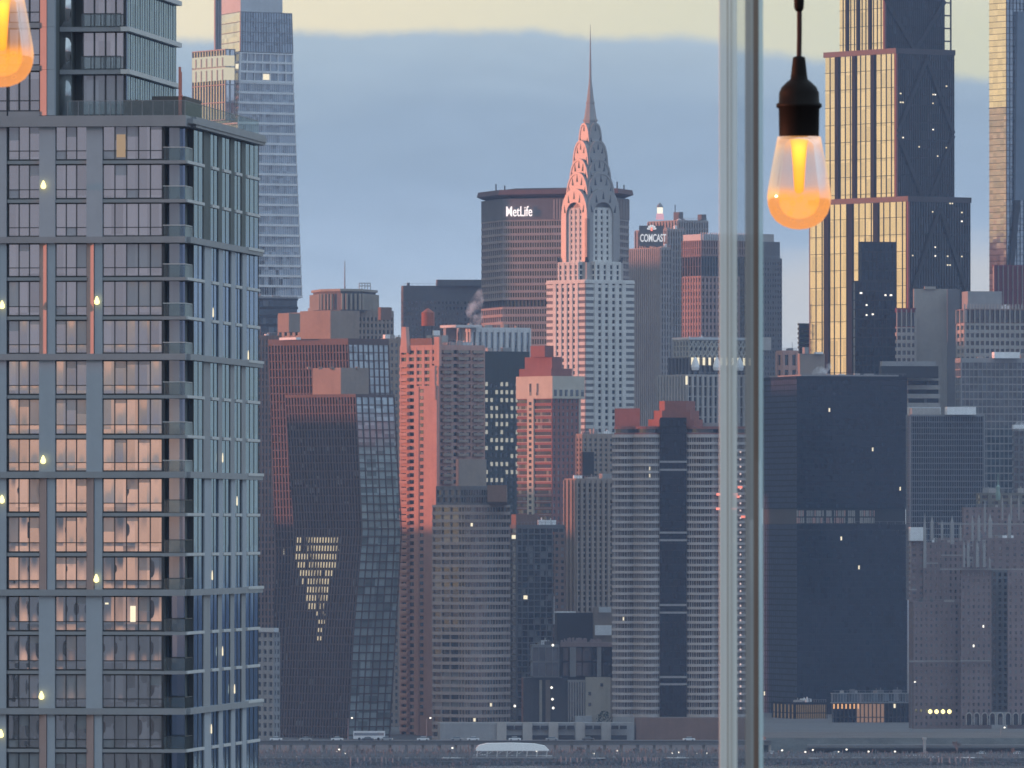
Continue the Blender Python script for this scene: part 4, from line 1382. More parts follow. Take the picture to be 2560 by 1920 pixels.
b.box('tan_block', 1140, 1147, 1216, 1148, 1216, S_TAN, Y=3935)
wt = thing('water_tank', 'rust red cylindrical rooftop water tank with conical lid', 'water tank', (*at(1070, 830, 3990).xy, zz(846, 3990)))
TK = stone('tank_cedar', (0.30, 0.10, 0.07, 1))
MB().lathe([(2.6, 5), (2.6, 10.2), (2.7, 10.25)], 18).build('tank', TK, wt)
MB().lathe([(2.75, 10.25), (.4, 11.9), (.1, 12)], 18).build('lid', TK, wt)
for sx_ in (-1, 1):
    for sy_ in (-1, 1):
        MB().box(sx_ * 1.6 - .2, sx_ * 1.6 + .2, sy_ * 1.6 - .2, sy_ * 1.6 + .2, 0, 5.0).build('leg', M_DARK, wt)
b = Bld('beige_terrace_block', 'pale roof block with plant boxes behind the salmon apartment tower', 'building', 1085, 4050, 30)
b.box('wall', 1066, 1085, 1120, 838, 1000, S_LIME)
b.box('roof_plant', 1080, 1085, 1100, 826, 838.5, S_SNOW)

# banded front tower with rounded side
b = Bld('rounded_tower', 'tan banded tower with gently rounded right side and dark left side', 'apartment building', 1148, 3870, 0)
YR = 3870
RB_ = stone('tan_band', (0.30, 0.25, 0.235, 1))
ring = [(1080, YR + 9), (1146, YR)] + [(1146 + 130 * i / 9, YR - 3.0 * math.sin(math.pi * (.08 + .84 * i / 9)) + 6 * (i / 9) ** 3) for i in range(1, 10)] + [(1262, YR + 40), (1092, YR + 40)]
pol = b.pts(ring)
ne = len(pol)
b.sect([(b.z(1850), pol), (b.z(1262), pol)], RB_, G_MID, 31, sp=.42, edges=[3] + [2] * (ne - 4) + [0, 0, 0], pw=.1, pp=-.25, rec=.9, par=1, lit=3)
b.sect([(b.z(1262), inset(pol, 1.5)), (b.z(1215), inset(pol, 1.5))], S_DGREY, G_DARK, 2, sp=.3, edges=[4] + [2] * (ne - 4) + [0, 0, 0], pw=.3, pp=0, rec=.6, par=1.5, name='top_storeys')
b.box('roof_plant', 1218, 1225, 1268, 1225, 1262, S_BROWN, Y=3880)

b = Bld('dark_apartment_block', 'dark apartment block with thin pale floor lines right of the rounded tan tower', 'apartment building', 1290, 4000, 10)
b.block(1274, 1290, 1412, 1312, 1850, S_DGREY, G_MID, 15.5, sp=.22, front=8, left=1, pw=.18, pp=-.1, rec=.5, par=1.5, lit=3)
b.box('brown_top', 1278, 1290, 1345, 1286, 1312.5, S_BROWN, Y=4005)
b = Bld('brick_infill_block', 'narrow brown apartment block squeezed beside the tan ribbed apartments', 'apartment building', 1385, 3990, 10)
b.block(1382, 1385, 1413, 1330, 1850, S_BROWN, G_MID, 16, sp=.5, front=2, left=0, pw=.5, pp=.05, rec=.3, par=1)

# low hospital-like complex
b = Bld('low_black_block', 'low black windowless block with snowy roof in front of the tan ribbed apartments', 'building', 1392, 3960, 6)
b.box('wall', 1386, 1392, 1486, 1532, 1850, S_BLACK)
b.box('snowy_roof', 1385, 1391, 1440, 1529, 1532.5, S_SNOW, Y=3961)
b.box('side_block', 1482, 1484, 1532, 1518, 1850, S_TAN, Y=3958)
b.box('white_panel', 1487, 1488, 1529, 1563, 1588, S_SNOW, Y=3955)
b.box('skylight', 1496, 1498, 1528, 1518, 1531, S_PALE, Y=3954)
MB().tube([(*b.loc((ux(1385) * 3950, 3950)), b.z(1560)), (*b.loc((ux(1385) * 3950, 3950)), b.z(1490))], [.25, .12], 6).build('flagpole', S_PALE, b.root)
b = Bld('flat_roofed_complex', 'low flat roofed complex with glazed upper storey and gravel roof', 'building', 1345, 3920, 4)
b.box('roof_slab', 1400, 1402, 1532, 1606, 1617, stone('gravel_roof', (0.30, 0.22, 0.21, 1)), Y=3915)
b.block(1404, 1406, 1530, 1617, 1694, S_NAVY, G_DARK, 38, Y=3917, sp=.1, front=5, left=0, pw=.1, pp=.1, rec=.4, par=.3, name='glazed_storey')
b.box('pale_pier', 1424, 1425, 1440, 1618, 1692, S_GREY, Y=3913)
b.box('pale_pier', 1492, 1493, 1503, 1618, 1692, S_GREY, Y=3913)
b.block(1325, 1330, 1398, 1612, 1694, S_GREY, G_SLATE, 40, Y=3921, sp=.1, front=4, left=1, pw=.08, pp=.05, rec=.2, par=1, name='glazed_wing')
b.box('lower_wall', 1304, 1310, 1420, 1694, 1850, S_DGREY, Y=3925)
b.block(1418, 1420, 1466, 1700, 1850, S_LIME, G_DARK, 150, Y=3911, sp=.02, front=7, left=0, pw=.6, pp=.1, rec=.3, par=.8, name='slit_window_wall')
b.box('cream_wall', 1463, 1464, 1526, 1693, 1850, S_CREAM, Y=3909)
for px, y in ((1474, 1730), (1474, 1757), (1504, 1708)):
    q = b.loc((ux(px) * 3909, 3909))
    MB().box(q[0] - .5, q[0] + .5, q[1] - .15, q[1] + .4, zz(y + 8, 3909), zz(y, 3909)).build('window', G_DARK, b.root)
b.box('cream_column', 1348, 1349, 1355, 1700, 1840, S_CREAM, Y=3918)
b.box('cream_column', 1363, 1364, 1376, 1700, 1840, S_TAN, Y=3918)
b.box('white_awning', 1436, 1438, 1480, 1790, 1812, S_PALE, Y=3905)
for px, y in ((1382, 1613), (1379, 1719), (1381, 1748), (1383, 1770), (1287, 1765), (1375, 1853)):
    q = at(px, y, 3904)
    l = b.loc((q.x, q.y))
    MB().lathe([(.1, -.5), (.55, 0), (.1, .5)], 8, *l).build('wall_lamp_or_streak', E_WHITE, b.root).location = (0, 0, q.z)
W = MB()
for i in range(60):
    q = at(rnd.uniform(1402, 1500), rnd.uniform(1590, 1604), 3925)
    l = b.loc((q.x, q.y))
    r_ = rnd.uniform(.4, 1.2)
    W.box(l[0], l[0] + r_, l[1], l[1] + r_, zz(1606, 3916), q.z - .5)
W.build('roof_clutter', stone('roof_clutter', (0.34, 0.26, 0.26, 1)), b.root)

# parking podium
b = Bld('parking_podium', 'long low concrete parking deck with pairs of dark openings', 'parking garage', 1100, 3830, 3)
b.box('wall', 1094, 1100, 1584, 1808, 1862, S_GREY)
p = b.rect(1094, 1100, 1584)
for px in (1267, 1332, 1397, 1464, 1529):
    for dx, wd in ((0, 17), (21, 17)):
        l0 = b.loc((ux(px + dx) * 3830, 3830))
        MB().box(l0[0], l0[0] + wd * K * 3830, l0[1] + .2 - 1.2 + .9, l0[1] + 1.5, b.z(1823), b.z(1814)).build('opening', S_BLACK, b.root)
    l0 = b.loc((ux(px) * 3830, 3830))
    MB().box(l0[0], l0[0] + 38 * K * 3830, l0[1] - .1, l0[1] + 1.5, b.z(1850), b.z(1838)).build('opening', S_BLACK, b.root)
    MB().box(l0[0] - 25 * K * 3830, l0[0] - 1 * K * 3830, p[0][1] - 1.4, p[0][1] + 4, 0, b.z(1806)).build('pier', S_LIME, b.root)
b = Bld('brick_base_wall', 'low plum brick base along the street under the banded tower', 'wall', 1590, 3835, 2)
b.box('wall', 1586, 1590, 1905, 1795, 1862, S_BROWN)

b = Bld('small_apartment_house', 'small grey apartment house with balconies at the foot of the copper tower', 'apartment building', 684, 3850, 40)
b.block(600, 684, 700, 1580, 1870, S_GREY, G_MID, 20.5, sp=.45, front=2, left=6, pw=.4, pp=.1, rec=.5, par=.4)
b.box('roof_slab', 598, 685, 697, 1570, 1580, S_PALE, Y=3848)

# ------------------------------------------------------------------ unseen slabs added left of the view to shade chosen facades
for (y0, y1, h, lb) in ((3880, 3985, 147, 'tall tan slab added left of the view to shade the riverside row'), (3990, 4130, 106, 'lower tan slab added left of the view to shade the row behind the riverside'),
                        (4134, 4360, 124, 'broad tan slab added left of the view to shade the middle rows'), (4366, 4500, 172, 'tall grey slab added left of the view to shade the rear rows'),
                        (4640, 4690, 200, 'slender grey slab added left of the view for shade, second farthest back'),
                        (5345, 5430, 250, 'tall grey slab added left of the view for shade, farthest back')):
    b = Bld('slab_building', lb, 'building', 1280, y0, 0)
    p = [(-760, 0), (-715, 0), (-715, y1 - y0), (-760, y1 - y0)]
    b.sect([(0, p), (h, p)], S_TAN if h < 150 else S_GREY, G_MID, max(8, h // 7), sp=.45, front=10, left=12, pw=.5, pp=.1, rec=.4, par=2)
b = Bld('near_shade_slab', 'grey slab added just left of the view to shade the near apartment block', 'apartment building', 1280, 790, 0)  # unseen neighbour, added to keep the lower column reveals in shade
p = [(-170, 0), (-150, 0), (-150, 110), (-170, 110)]
b.sect([(0, p), (99, p)], S_GREY, G_MID, 28, sp=.4, front=8, left=20, pw=.4, pp=.1, rec=.4, par=1)

# ------------------------------------------------------------------ the near apartment block
YN = 825
b = Bld('glass_apartment_block', 'near grey apartment block with full height windows, corner balconies and stone columns', 'apartment building', 465, YN, -6.8)
PANEL = stone('grey_stone_panel', (0.33, 0.365, 0.41, 1), .6, .06, .5, streak=.08)
REVEAL = stone('pale_reveal_panel', (0.40, 0.30, 0.29, 1), .6, .06, .5, streak=.05)
SLAB = stone('floor_slab_edge', (0.26, 0.27, 0.29, 1), .6, .06, .5)
SLABW = stone('white_slab_edge', (0.52, 0.52, 0.52, 1), .6, .06, .5)
FRAME = metal('window_frame_metal', (0.035, 0.04, 0.046, 1), .5, .3)
INNER = stone('balcony_wall', (0.12, 0.135, 0.135, 1))
GN = glass('apartment_window', (0.075, 0.075, 0.08, 1), .50, .010, pane=(1.0, 3.22), var=.4, tint=(.95, .95, .95), wave=.004)
GNB = glass('apartment_window_blind_down', (0.19, 0.21, 0.22, 1), .22, .05, pane=(1.0, 3.22), var=.12, wave=.004)
GSIDE = glass('side_window', (0.03, 0.036, 0.042, 1), .50, .05, pane=(.55, 3.22), var=.6, tint=(.42, .58, .82), wave=.008)
m, t = newmat('balcony_rail_glass')
tr_ = t.n('ShaderNodeBsdfTransparent', ins={0: (.86, .92, .92, 1)})
gl_ = t.n('ShaderNodeBsdfGlossy', ins={0: (.8, .9, .95, 1), 1: .08})
df_ = t.n('ShaderNodeBsdfDiffuse', ins={0: (.22, .26, .28, 1)})
m1_ = t.n('ShaderNodeMixShader', ins={0: .35, 1: df_.outputs[0], 2: gl_.outputs[0]})
m2_ = t.n('ShaderNodeMixShader', ins={0: .11, 1: tr_.outputs[0], 2: m1_.outputs[0]})
t.n('ShaderNodeOutputMaterial', ins={0: m2_.outputs[0]})
RAILG = m


def U(px):
    u = ux(px)
    d = -b.ex
    return -((u * YN - b.C.x) / (d.x - u * d.y))


def V(px):
    u = ux(px)
    return (u * YN - b.C.x) / (b.ey.x - u * b.ey.y)


rows = [305, 405, 502, 600, 697, 795, 893, 992, 1092, 1188, 1287, 1387, 1483, 1584, 1682, 1780, 1878, 1976, 2075]
zr = [b.z(y) for y in rows]
zt, zbot = zr[0], zr[-1]
DEEP = V(648)
core = MB()
core.box(U(-90), U(405), .5, DEEP, zbot - 60, zt)
core.box(U(405), -.6, 2.4, DEEP, zbot - 60, zt - .02)
core.build('inner_wall', INNER, b.root)
bays = [(-62, 18, 3), (20, 98, 3), (138, 216, 3), (256, 404, 5)]


def pane_mesh(mb, x0, x1, z0, z1, y, cup, tilt=0.0, blind=0):
    """one dished pane: sealed units are slightly hollow, so mirrored skylines bend"""
    nx, nz_ = 5, 7
    vs = []
    for j in range(nz_ + 1):
        for i in range(nx + 1):
            u, v = i / nx, j / nz_
            d = cup * 16 * u * (1 - u) * v * (1 - v)
            vs.append((x0 + (x1 - x0) * u, y + d + tilt * (v - .5), z0 + (z1 - z0) * v))
    fs = [(j * (nx + 1) + i, j * (nx + 1) + i + 1, (j + 1) * (nx + 1) + i + 1, (j + 1) * (nx + 1) + i) for j in range(nz_) for i in range(nx)]
    mb.add(vs, fs)
    if blind:
        for q_ in range(1, blind * nx + 1):
            mb.m[-q_] = 1


for k in range(len(rows) - 1):
    zhi, zlo = zr[k], zr[k + 1]
    major_lo = ((k + 1) % 3 == 0)
    sill = zlo + (.20 if not major_lo else .32)
    head = zhi - (.24 if k % 3 == 0 else .14)
    for (pa, pb_, np_) in bays:
        x0, x1 = U(pa), U(pb_)
        fr = MB()
        fr.box(x0, x1, .18, .5, sill, sill + .07)
        fr.box(x0, x1, .181, .5, head - .06, head)
        tz = sill + (head - sill) * .27
        W_ = (x1 - x0) / np_
        gm = MB()
        for j in range(np_ + 1):
            xm = x0 + W_ * j
            fr.box(max(x0, xm - .035), min(x1, xm + .035), .2, .49, sill + .02, head - .02)
        fr.box(x0, x1, .22, .48, tz - .022, tz + .022)
        fo = fr.build('window', FRAME, b.root)
        blindrow = (k in (3, 4) and pa == 256) or (k == 7 and pa == 20)
        rb = rnd.random()
        for j in range(np_):
            xa, xb = x0 + W_ * j + .03, x0 + W_ * (j + 1) - .03
            isb = (blindrow and j >= 2) or rnd.random() < .05 or (k in (11, 14, 16) and rb < .45)
            gm.cur = 1 if isb else 0
            pane_mesh(gm, xa, xb, tz + .035, head - .09, .30, rnd.uniform(.0010, .0032), rnd.uniform(-.004, .004), 0 if rnd.random() < .72 else rnd.choice((1, 2, 3, 4)))
            gm.cur = 0 if rnd.random() < .85 else 1
            pane_mesh(gm, xa, xb, sill + .09, tz - .035, .30, rnd.uniform(.0003, .0008), rnd.uniform(-.001, .001))
        gm.build('pane', [GN, GNB], fo, smooth=True)
    # floor edges
    s_ = MB()
    if major_lo:
        s_.box(U(-90), -.02, -.42, .6, zlo - .22, zlo + .30)
        s_.box(-.6, .30, .58, DEEP + .3, zlo - .215, zlo + .295)
        s_.build('floor_slab', SLAB, b.root)
        MB().box(-.55, .36, V(612), DEEP + .5, zlo + .12, zlo + .36).build('slab_edge', SLABW, b.root)
    else:
        for pa, pb_, _ in bays:
            s_.box(U(pa) - .02, U(pb_) + .02, -.02, .6, zlo - .12, zlo + .16)
        s_.box(U(404), -.02, -.03, 2.5, zlo - .13, zlo + .15)
        s_.box(-.7, -.05, .0, DEEP, zlo - .13, zlo + .14)
        s_.build('floor_slab', SLAB, b.root)
        for (pa, pb_) in ((466, 509), (528, 545), (557, 575), (588, 603), (616, 648)):
            MB().box(-.3, .10, V(pa), V(pb_), zlo - .09, zlo + .15).build('slab_edge', SLABW, b.root)
    # balcony: back wall door, rails
    MB().box(U(408), U(452), 2.2, 2.39, sill, head).build('balcony_door', GSIDE, b.root)
    MB().box(-1.6, -.75, 1.3, 2.2, sill, head).build('balcony_window', GNB, b.root) if k < 12 else None
    r_ = MB()
    r_.box(U(407), -.06, -.02, .02, zlo + .18, zlo + 1.2)
    r_.box(-.1, -.06, .03, V(482), zlo + .18, zlo + 1.2)
    ro = r_.build('balcony_railing', RAILG, b.root)
    t_ = MB()
    t_.box(U(407), -.03, -.05, .05, zlo + 1.2, zlo + 1.26)
    t_.box(-.12, -.04, .051, V(482), zlo + 1.2, zlo + 1.26)
    for i in range(6):
        v_ = V(466 + i * 3.2)
        t_.box(-.13, -.03, v_, v_ + .06, zlo + .15, zlo + 1.19)
    t_.build('handrail', SLABW if k < 9 else FRAME, ro)
    # side windows with mullions
    for (pa, pb_, n_) in ((486, 509, 2), (527, 546, 2), (556, 576, 2), (587, 604, 2), (615, 648, 3)):
        va, vb = V(pa), V(pb_)
        f_ = MB()
        for i in range(n_ + 1):
            v_ = va + (vb - va) * i / n_
            f_.box(-.45, -.055, v_ - .07, v_ + .07, sill - .1, head + .1)
        fo = f_.build('window', FRAME, b.root)
        MB().box(-.5, -.085, va, vb, zlo + .16, zhi - .14).build('pane', GSIDE, fo)
# columns: alternate three-storey groups, flat and folded
for g in range(6):
    z1, z0 = zr[3 * g] - .22, zr[3 * g + 3] + .30
    for pa, pb_ in ((-24, 16), (98, 138), (216, 256)):
        x0, x1 = U(pa), U(pb_)
        if g % 2 == 0:
            MB().box(x0, x1, -.12, .5, z0, z1).build('column_panel', PANEL, b.root)
        else:
            xm = x0 + (x1 - x0) * .48
            MB().prism([(x0, .12), (xm, -.26), (xm, .5), (x0, .5)], z0, z1).build('column_reveal', REVEAL, b.root)
            MB().box(xm + .05, x1, -.12, .5, z0, z1).build('column_panel', PANEL, b.root)
    for pa, pb_ in ((510, 527), (546, 556), (577, 587), (605, 615)):
        if g % 2 == 0:
            MB().box(-.6, -.03, V(pa), V(pb_), z0, z1).build('column_panel', INNER if g < 1 else SLAB, b.root)
        else:
            MB().box(-.6, .05, V(pa), V(pb_), z0, z1).build('column_panel', PANEL, b.root)
MB().box(U(404), U(410), -.02, .5, zbot - 60, zt).build('corner_post', FRAME, b.root)
# roof terrace slab, glass rail and timber fence
MB().box(U(-90), .05, -.55, 2.6, zt - .35, zt + .55).build('terrace_slab', SLAB, b.root)
MB().box(-2, .45, 2.61, DEEP + .5, zt - .34, zt + .54).build('terrace_slab', SLAB, b.root)
MB().box(-.5, .55, .3, DEEP + .6, zt - .10, zt + .3).build('slab_edge', SLAB, b.root)
r_ = MB()
r_.box(U(170), -.05, -.3, -.26, zt + .56, zt + 1.75)
r_.box(-.09, -.05, -.25, DEEP, zt + .56, zt + 1.75)
ro = r_.build('terrace_railing', RAILG, b.root)
t_ = MB()
t_.box(U(170), -.05, -.31, -.25, zt + 1.75, zt + 1.79)
t_.box(-.1, -.04, -.24, DEEP, zt + 1.75, zt + 1.79)
for i in range(12):
    x = U(170) + (-.05 - U(170)) * i / 11
    t_.box(x - .02, x + .02, -.32, -.24, zt + .56, zt + 1.74)
t_.build('handrail', M_GREY, ro)
W = MB()
WOOD = stone('weathered_timber', (0.11, 0.10, 0.095, 1), .9, .3, 2.0)
for i in range(60):
    x = U(303) + (U(452) - U(303)) * i / 60
    W.box(x, x + (U(452) - U(303)) / 60 * .86, 1.2, 1.28, zt + .5, zt + 1.9 + rnd.uniform(-.05, .05))
W.build('timber_fence', WOOD, b.root)
MB().box(-3.8, -1.0, 6, 15, zt + .5, zt + 2.4).build('roof_plant', WOOD, b.root)
PIPE = stone('orange_red_pipe', (0.55, 0.20, 0.16, 1))
o = MB()
o.tube([(U(445), .9, zt + .5), (U(445), .9, zt + 4.6)], .11, 8).tube([(U(447), 1.2, zt + .5), (U(447), 1.2, zt + 4.2)], .07, 8)
o.tube([(U(445), .9, zt + 2.2), (U(452), .9, zt + 2.2)], .1, 8)
o.build('vent_pipe', PIPE, b.root)
# upper tower set back above the terrace
zu = [zt + .5, b.z(175), b.z(68), b.z(-40), b.z(-150)]
top = zu[-1]
MB().box(U(-90), U(136), .45, 20, zt, top).build('inner_wall', INNER, b.root)
XU = U(305)
YU = 2.6
vend = ((ux(441) * YN - b.C.x) / 1)
# depth of the upper side face from its far photo column
P0 = b.C + b.ex * XU + b.ey * YU
uu = ux(441)
DU = (uu * P0.y - P0.x) / (b.ey.x - uu * b.ey.y)
MB().box(U(136), U(168), YU - .3, YU + DU - .1, zt, top).box(U(168), U(192), YU + 1.6, YU + DU - .12, zt, top).box(U(192), XU - .35, YU + .35, YU + DU - .14, zt, top).build('inner_wall', INNER, b.root)
for k in range(4):
    zlo, zhi = zu[k], zu[k + 1]
    for pa, pb_, np_ in ((-62, 16, 3), (20, 98, 3)):
        x0, x1 = U(pa), U(pb_)
        fr, gm = MB(), MB()
        for j in range(np_ + 1):
            xm = x0 + (x1 - x0) * j / np_
            fr.box(xm - .05, xm + .05, .1, .45, zlo + .5, zhi - .1)
        fr.box(x0, x1, .11, .45, zlo + .45, zlo + .55)
        fr.box(x0, x1, .12, .44, zlo + 1.3, zlo + 1.37)
        fo = fr.build('window', FRAME, b.root)
        for j in range(np_):
            pane_mesh(gm, x0 + (x1 - x0) * j / np_ + .05, x0 + (x1 - x0) * (j + 1) / np_ - .05, zlo + .55, zhi - .1, .3, .0012)
        gm.build('pane', GN, fo, smooth=True)
        MB().box(x0, x1, -.02, .5, zlo + .02, zlo + .44).build('floor_slab', SLAB, b.root)
    MB().prism([(U(98), .12), (U(117), -.26), (U(117), .5), (U(98), .5)], zlo + .1, zhi + .08).build('column_reveal', REVEAL, b.root)
    MB().box(U(118), U(137), -.2, .5, zlo + .1, zhi + .08).build('column_panel', PANEL, b.root)
    # glass corner part
    f_, g_ = MB(), MB()
    g_.box(U(138), U(166), YU - .33, YU - .3, zlo + .2, zhi - .2)
    xs = [U(193), U(222), U(250), U(276), U(303)]
    for xa, xb in zip(xs, xs[1:]):
        pane_mesh(g_, xa + .06, xb - .06, zlo + .3, zhi - .3, YU + .2, .0012)
        f_.box(xa - .06, xa + .06, YU + .08, YU + .36, zlo + .2, zhi - .2)
    f_.box(XU - .3, XU - .1, YU - .1, YU + .3, zlo + .2, zhi - .1)
    fo = f_.build('window', FRAME, b.root)
    g_.build('pane', GN if k != 0 else GNB, fo, smooth=True)
    f_, g_ = MB(), MB()
    for i in range(21):
        v_ = YU + DU * (i + .5) / 21
        f_.box(XU - .3, XU + (.015 if i % 2 else .0), v_ - .06, v_ + .06, zlo + .25, zhi - .3)
    fo = f_.build('window', M_GREY, b.root)
    g_.box(XU - .34, XU - .02, YU + .1, YU + DU, zlo + .2, zhi - .25)
    g_.build('pane', GSIDE, fo)
    if k:
        MB().box(U(138), XU - .5, YU - .5, YU + 3, zlo - .2, zlo + .18).build('floor_slab', SLAB, b.root)
        MB().box(U(294), XU + .38, YU - 1.2, YU + DU + .6, zlo - .22, zlo + .16).build('slab_edge', SLABW, b.root)
        r_ = MB().box(U(192), U(292), YU - .6, YU - .56, zlo + .2, zlo + 1.25).build('balcony_railing', RAILG, b.root)
        t_ = MB().box(U(192), U(292), YU - .62, YU - .54, zlo + 1.25, zlo + 1.31)
        for i in range(5):
            x = U(192) + (U(292) - U(192)) * i / 4
            t_.box(x - .03, x + .03, YU - .63, YU - .53, zlo + .2, zlo + 1.24)
        t_.build('handrail', FRAME, r_)
# the town behind the viewpoint, whose outline shows in the near block's windows
t0 = None
for k in range(22):
    x, y, h = -1050 + k * 44 + rnd.uniform(-8, 8), -1250 + rnd.uniform(-140, 140), rnd.choice((60, 66, 74, 82, 90, 96, 72))
    if t0 is None:
        t0 = thing('town_house_block', 'brick apartment block in the town behind the viewpoint, mirrored in the near windows', 'apartment building', (x, y, 0), 0, 'apartment blocks behind the viewpoint')
        MB().box(-13, 13, -10, 10, 0, 1).build('wall', S_DGREY, t0)
        MB().box(-5, 3, -4, 4, .98, 1.06).build('roof', S_DGREY, t0)
        o_ = t0
    else:
        o_ = dup(t0, (x, y, 0))
    o_.scale = (rnd.uniform(.5, 1.1), 1, h)
# wall lamps on the front face
for px, y in ((110, 462), (7, 762), (244, 752), (110, 1150), (7, 1249), (243, 1447), (106, 1740), (5, 1836)):
    MB().lathe([(.05, -.3), (.2, -.22), (.22, -.05), (.12, .22), (.04, .38)], 10, U(px), -.42).build('wall_lamp_or_streak', E_YEL, b.root, smooth=True).location = (0, 0, b.z(y))
for px, y in ((528, 772), (616, 870), (552, 1140), (588, 1250), (526, 1440), (552, 1635), (582, 1735), (524, 1830)):  # side face: thin emissive slivers painting in faint streak reflections
    if y:
        MB().lathe([(.03, -.4), (.06, -.3), (.05, .2), (.02, .4)], 8, .16, V(px)).build('wall_lamp_or_streak', E_PALEW, b.root, smooth=True).location = (0, 0, b.z(y))
# a lit room
MB().box(U(325), U(338), .18, .24, b.z(1555), b.z(1515)).build('lit_or_reflecting_window', E_PALEW, b.root)
MB().box(U(262), U(270), .18, .24, b.z(1511), b.z(1507)).build('lit_or_reflecting_window', E_PALEW, b.root)
MB().box(U(290), U(312), .18, .24, b.z(392), b.z(335)).build('lit_or_reflecting_window', MATS.get('lamp_lit_curtain') or emit('lamp_lit_curtain', (.62, .45, .30, 1), .5), b.root)

# ------------------------------------------------------------------ riverside road, cars, lamps, trees
ROAD = stone('road_deck', (0.15, 0.15, 0.155, 1), .9, .2, .1)
structure('road', MB().box(-1200, ux(1925) * 3640, 3632, 3655, 3.2, 4.6).box(-1200, ux(1925) * 3640, 3631.5, 3632, 4.61, 4.95), ROAD)
o = MB()
for i in range(34):
    x = ux(560) * 3640 + i * 6.0
    o.box(x, x + 1.0, 3634, 3636, -1, 3.2)
structure('road_pier', o, S_CONC)
structure('embankment', MB().loft([(ux(1905) * 3640, 3640), (500, 3640), (500, 3760), (ux(1905) * 3640, 3760)], 0, [(ux(1915) * 3650, 3652), (500, 3652), (500, 3760), (ux(1915) * 3650, 3760)], zz(1838, 3700)), S_BANK)
structure('raised_road', MB().box(ux(2010) * 3680, 400, 3636, 3644, zz(1868, 3640), zz(1862, 3640)).box(ux(1905) * 3680, 400, 3625, 3627, .2, zz(1886, 3626)), ROAD)
CARP = [stone('white_car_paint', (0.62, 0.64, 0.68, 1), .35, .02, 1, 0, .02, .5), stone('grey_car_paint', (0.25, 0.26, 0.28, 1), .35, .02, 1, 0, .02, .5), stone('dark_car_paint', (0.05, 0.05, 0.06, 1), .35, .02, 1, 0, .02, .5)]
TYRE = stone('tyre_rubber', (0.02, 0.02, 0.02, 1))


def make_car(mat, label):
    t = thing('car', label, 'car', group='cars on the riverside road')
    o = MB()
    o.loft([(-2.2, -.85), (2.2, -.85), (2.2, .85), (-2.2, .85)], .3, [(-2.25, -.88), (2.25, -.88), (2.25, .88), (-2.25, .88)], .7)
    o.loft([(-2.25, -.88), (2.25, -.88), (2.25, .88), (-2.25, .88)], .7, [(-2.1, -.8), (2.15, -.8), (2.15, .8), (-2.1, .8)], .95)
    o.build('body', mat, t)
    MB().loft([(-1.5, -.76), (1.5, -.76), (1.5, .76), (-1.5, .76)], .95, [(-1.0, -.65), (.8, -.65), (.8, .65), (-1.0, .65)], 1.42).build('window', G_DARK, t)
    MB().loft([(-1.02, -.66), (.82, -.66), (.82, .66), (-1.02, .66)], 1.42, [(-.9, -.6), (.7, -.6), (.7, .6), (-.9, .6)], 1.5).build('roof', mat, t)
    for x in (-1.35, 1.35):
        for y in (-.8, .8):
            q = MB().tube([(x, y - .1, .32), (x, y + .1, .32)], .32, 10)
            q.build('wheel', TYRE, t)
    for y in (-.6, .6):
        MB().box(2.2, 2.27, y - .18, y + .18, .62, .78).build('headlight', E_WHITE, t)
    return t


protos = [make_car(CARP[0], 'x'), make_car(CARP[1], 'x'), make_car(CARP[2], 'x')]
spots = [(690, 0, 'white car on the riverside road just below the small grey apartment house'), (765, 1, 'grey car on the riverside road below the nearer copper tower'),
         (843, 0, 'white car directly above the brightest street lamp cluster'), (920, 2, 'dark car in front of the parked white bus'),
         (966, 1, 'grey car just right of the white bus on the riverside road'), (1058, 0, 'white car below the salmon apartment tower'),
         (1142, 1, 'grey car just left of the white waterfront canopy'), (1183, 0, 'white car above the left end of the white canopy'),
         (1287, 0, 'white car in front of the first parking deck opening'), (1380, 1, 'grey car above the right end of the white canopy'),
         (1470, 2, 'dark car below the cream hospital wall'), (1722, 0, 'white car on the road right of the evergreen tree')]
used = set()
for px, kd, lb in spots:
    loc = (ux(px) * 3640, 3637 + rnd.uniform(-1, 3), 4.6)
    if kd not in used:
        used.add(kd)
        c = protos[kd]
        c.location = loc
        c['label'] = lb
    else:
        c = dup(protos[kd], loc, 0, label=lb)
    if rnd.random() < .4:
        c.rotation_euler = (0, 0, math.pi)
for px, kd, lb in ((2090, 1, 'grey car on the lower right road near its middle lamp'), (2455, 0, 'white car on the lower right road below the arched windows'), (2545, 0, 'white car at the right edge of the lower road'), (1930, 0, 'white car beside the glass panel joint on the lower road')):
    dup(protos[kd], (ux(px) * 3632, 3632, zz(1888, 3632)), 0, label=lb)
bus = thing('bus', 'white bus seen side on, standing on the riverside road', 'bus', (ux(923) * 3650, 3650, 4.6))
MB().box(-5.8, 5.8, -1.2, 1.2, .5, 3.3).build('body', CARP[0], bus)
MB().box(-5.5, 5.4, -1.24, -1.19, 1.7, 2.7).build('window', G_BLUE, bus)
for x in (-3.6, 3.4):
    MB().tube([(x, -1.25, .5), (x, -.9, .5)], .5, 12).build('wheel', TYRE, bus)


def make_lamp(h=9.0, arm=1.4):
    t = thing('street_lamp', 'x', 'street lamp', group='street lamps along the river')
    MB().tube([(0, 0, 0), (0, 0, h), (arm * .6, 0, h + .5), (arm, 0, h + .5)], [.14, .10, .08, .07], 6).build('pole', M_GREY, t)
    MB().lathe([(.1, -.25), (.34, -.15), (.34, .12), (.12, .3)], 10, arm, 0).build('lamp_head', E_WHITE, t).location = (0, 0, h + .4)
    return t


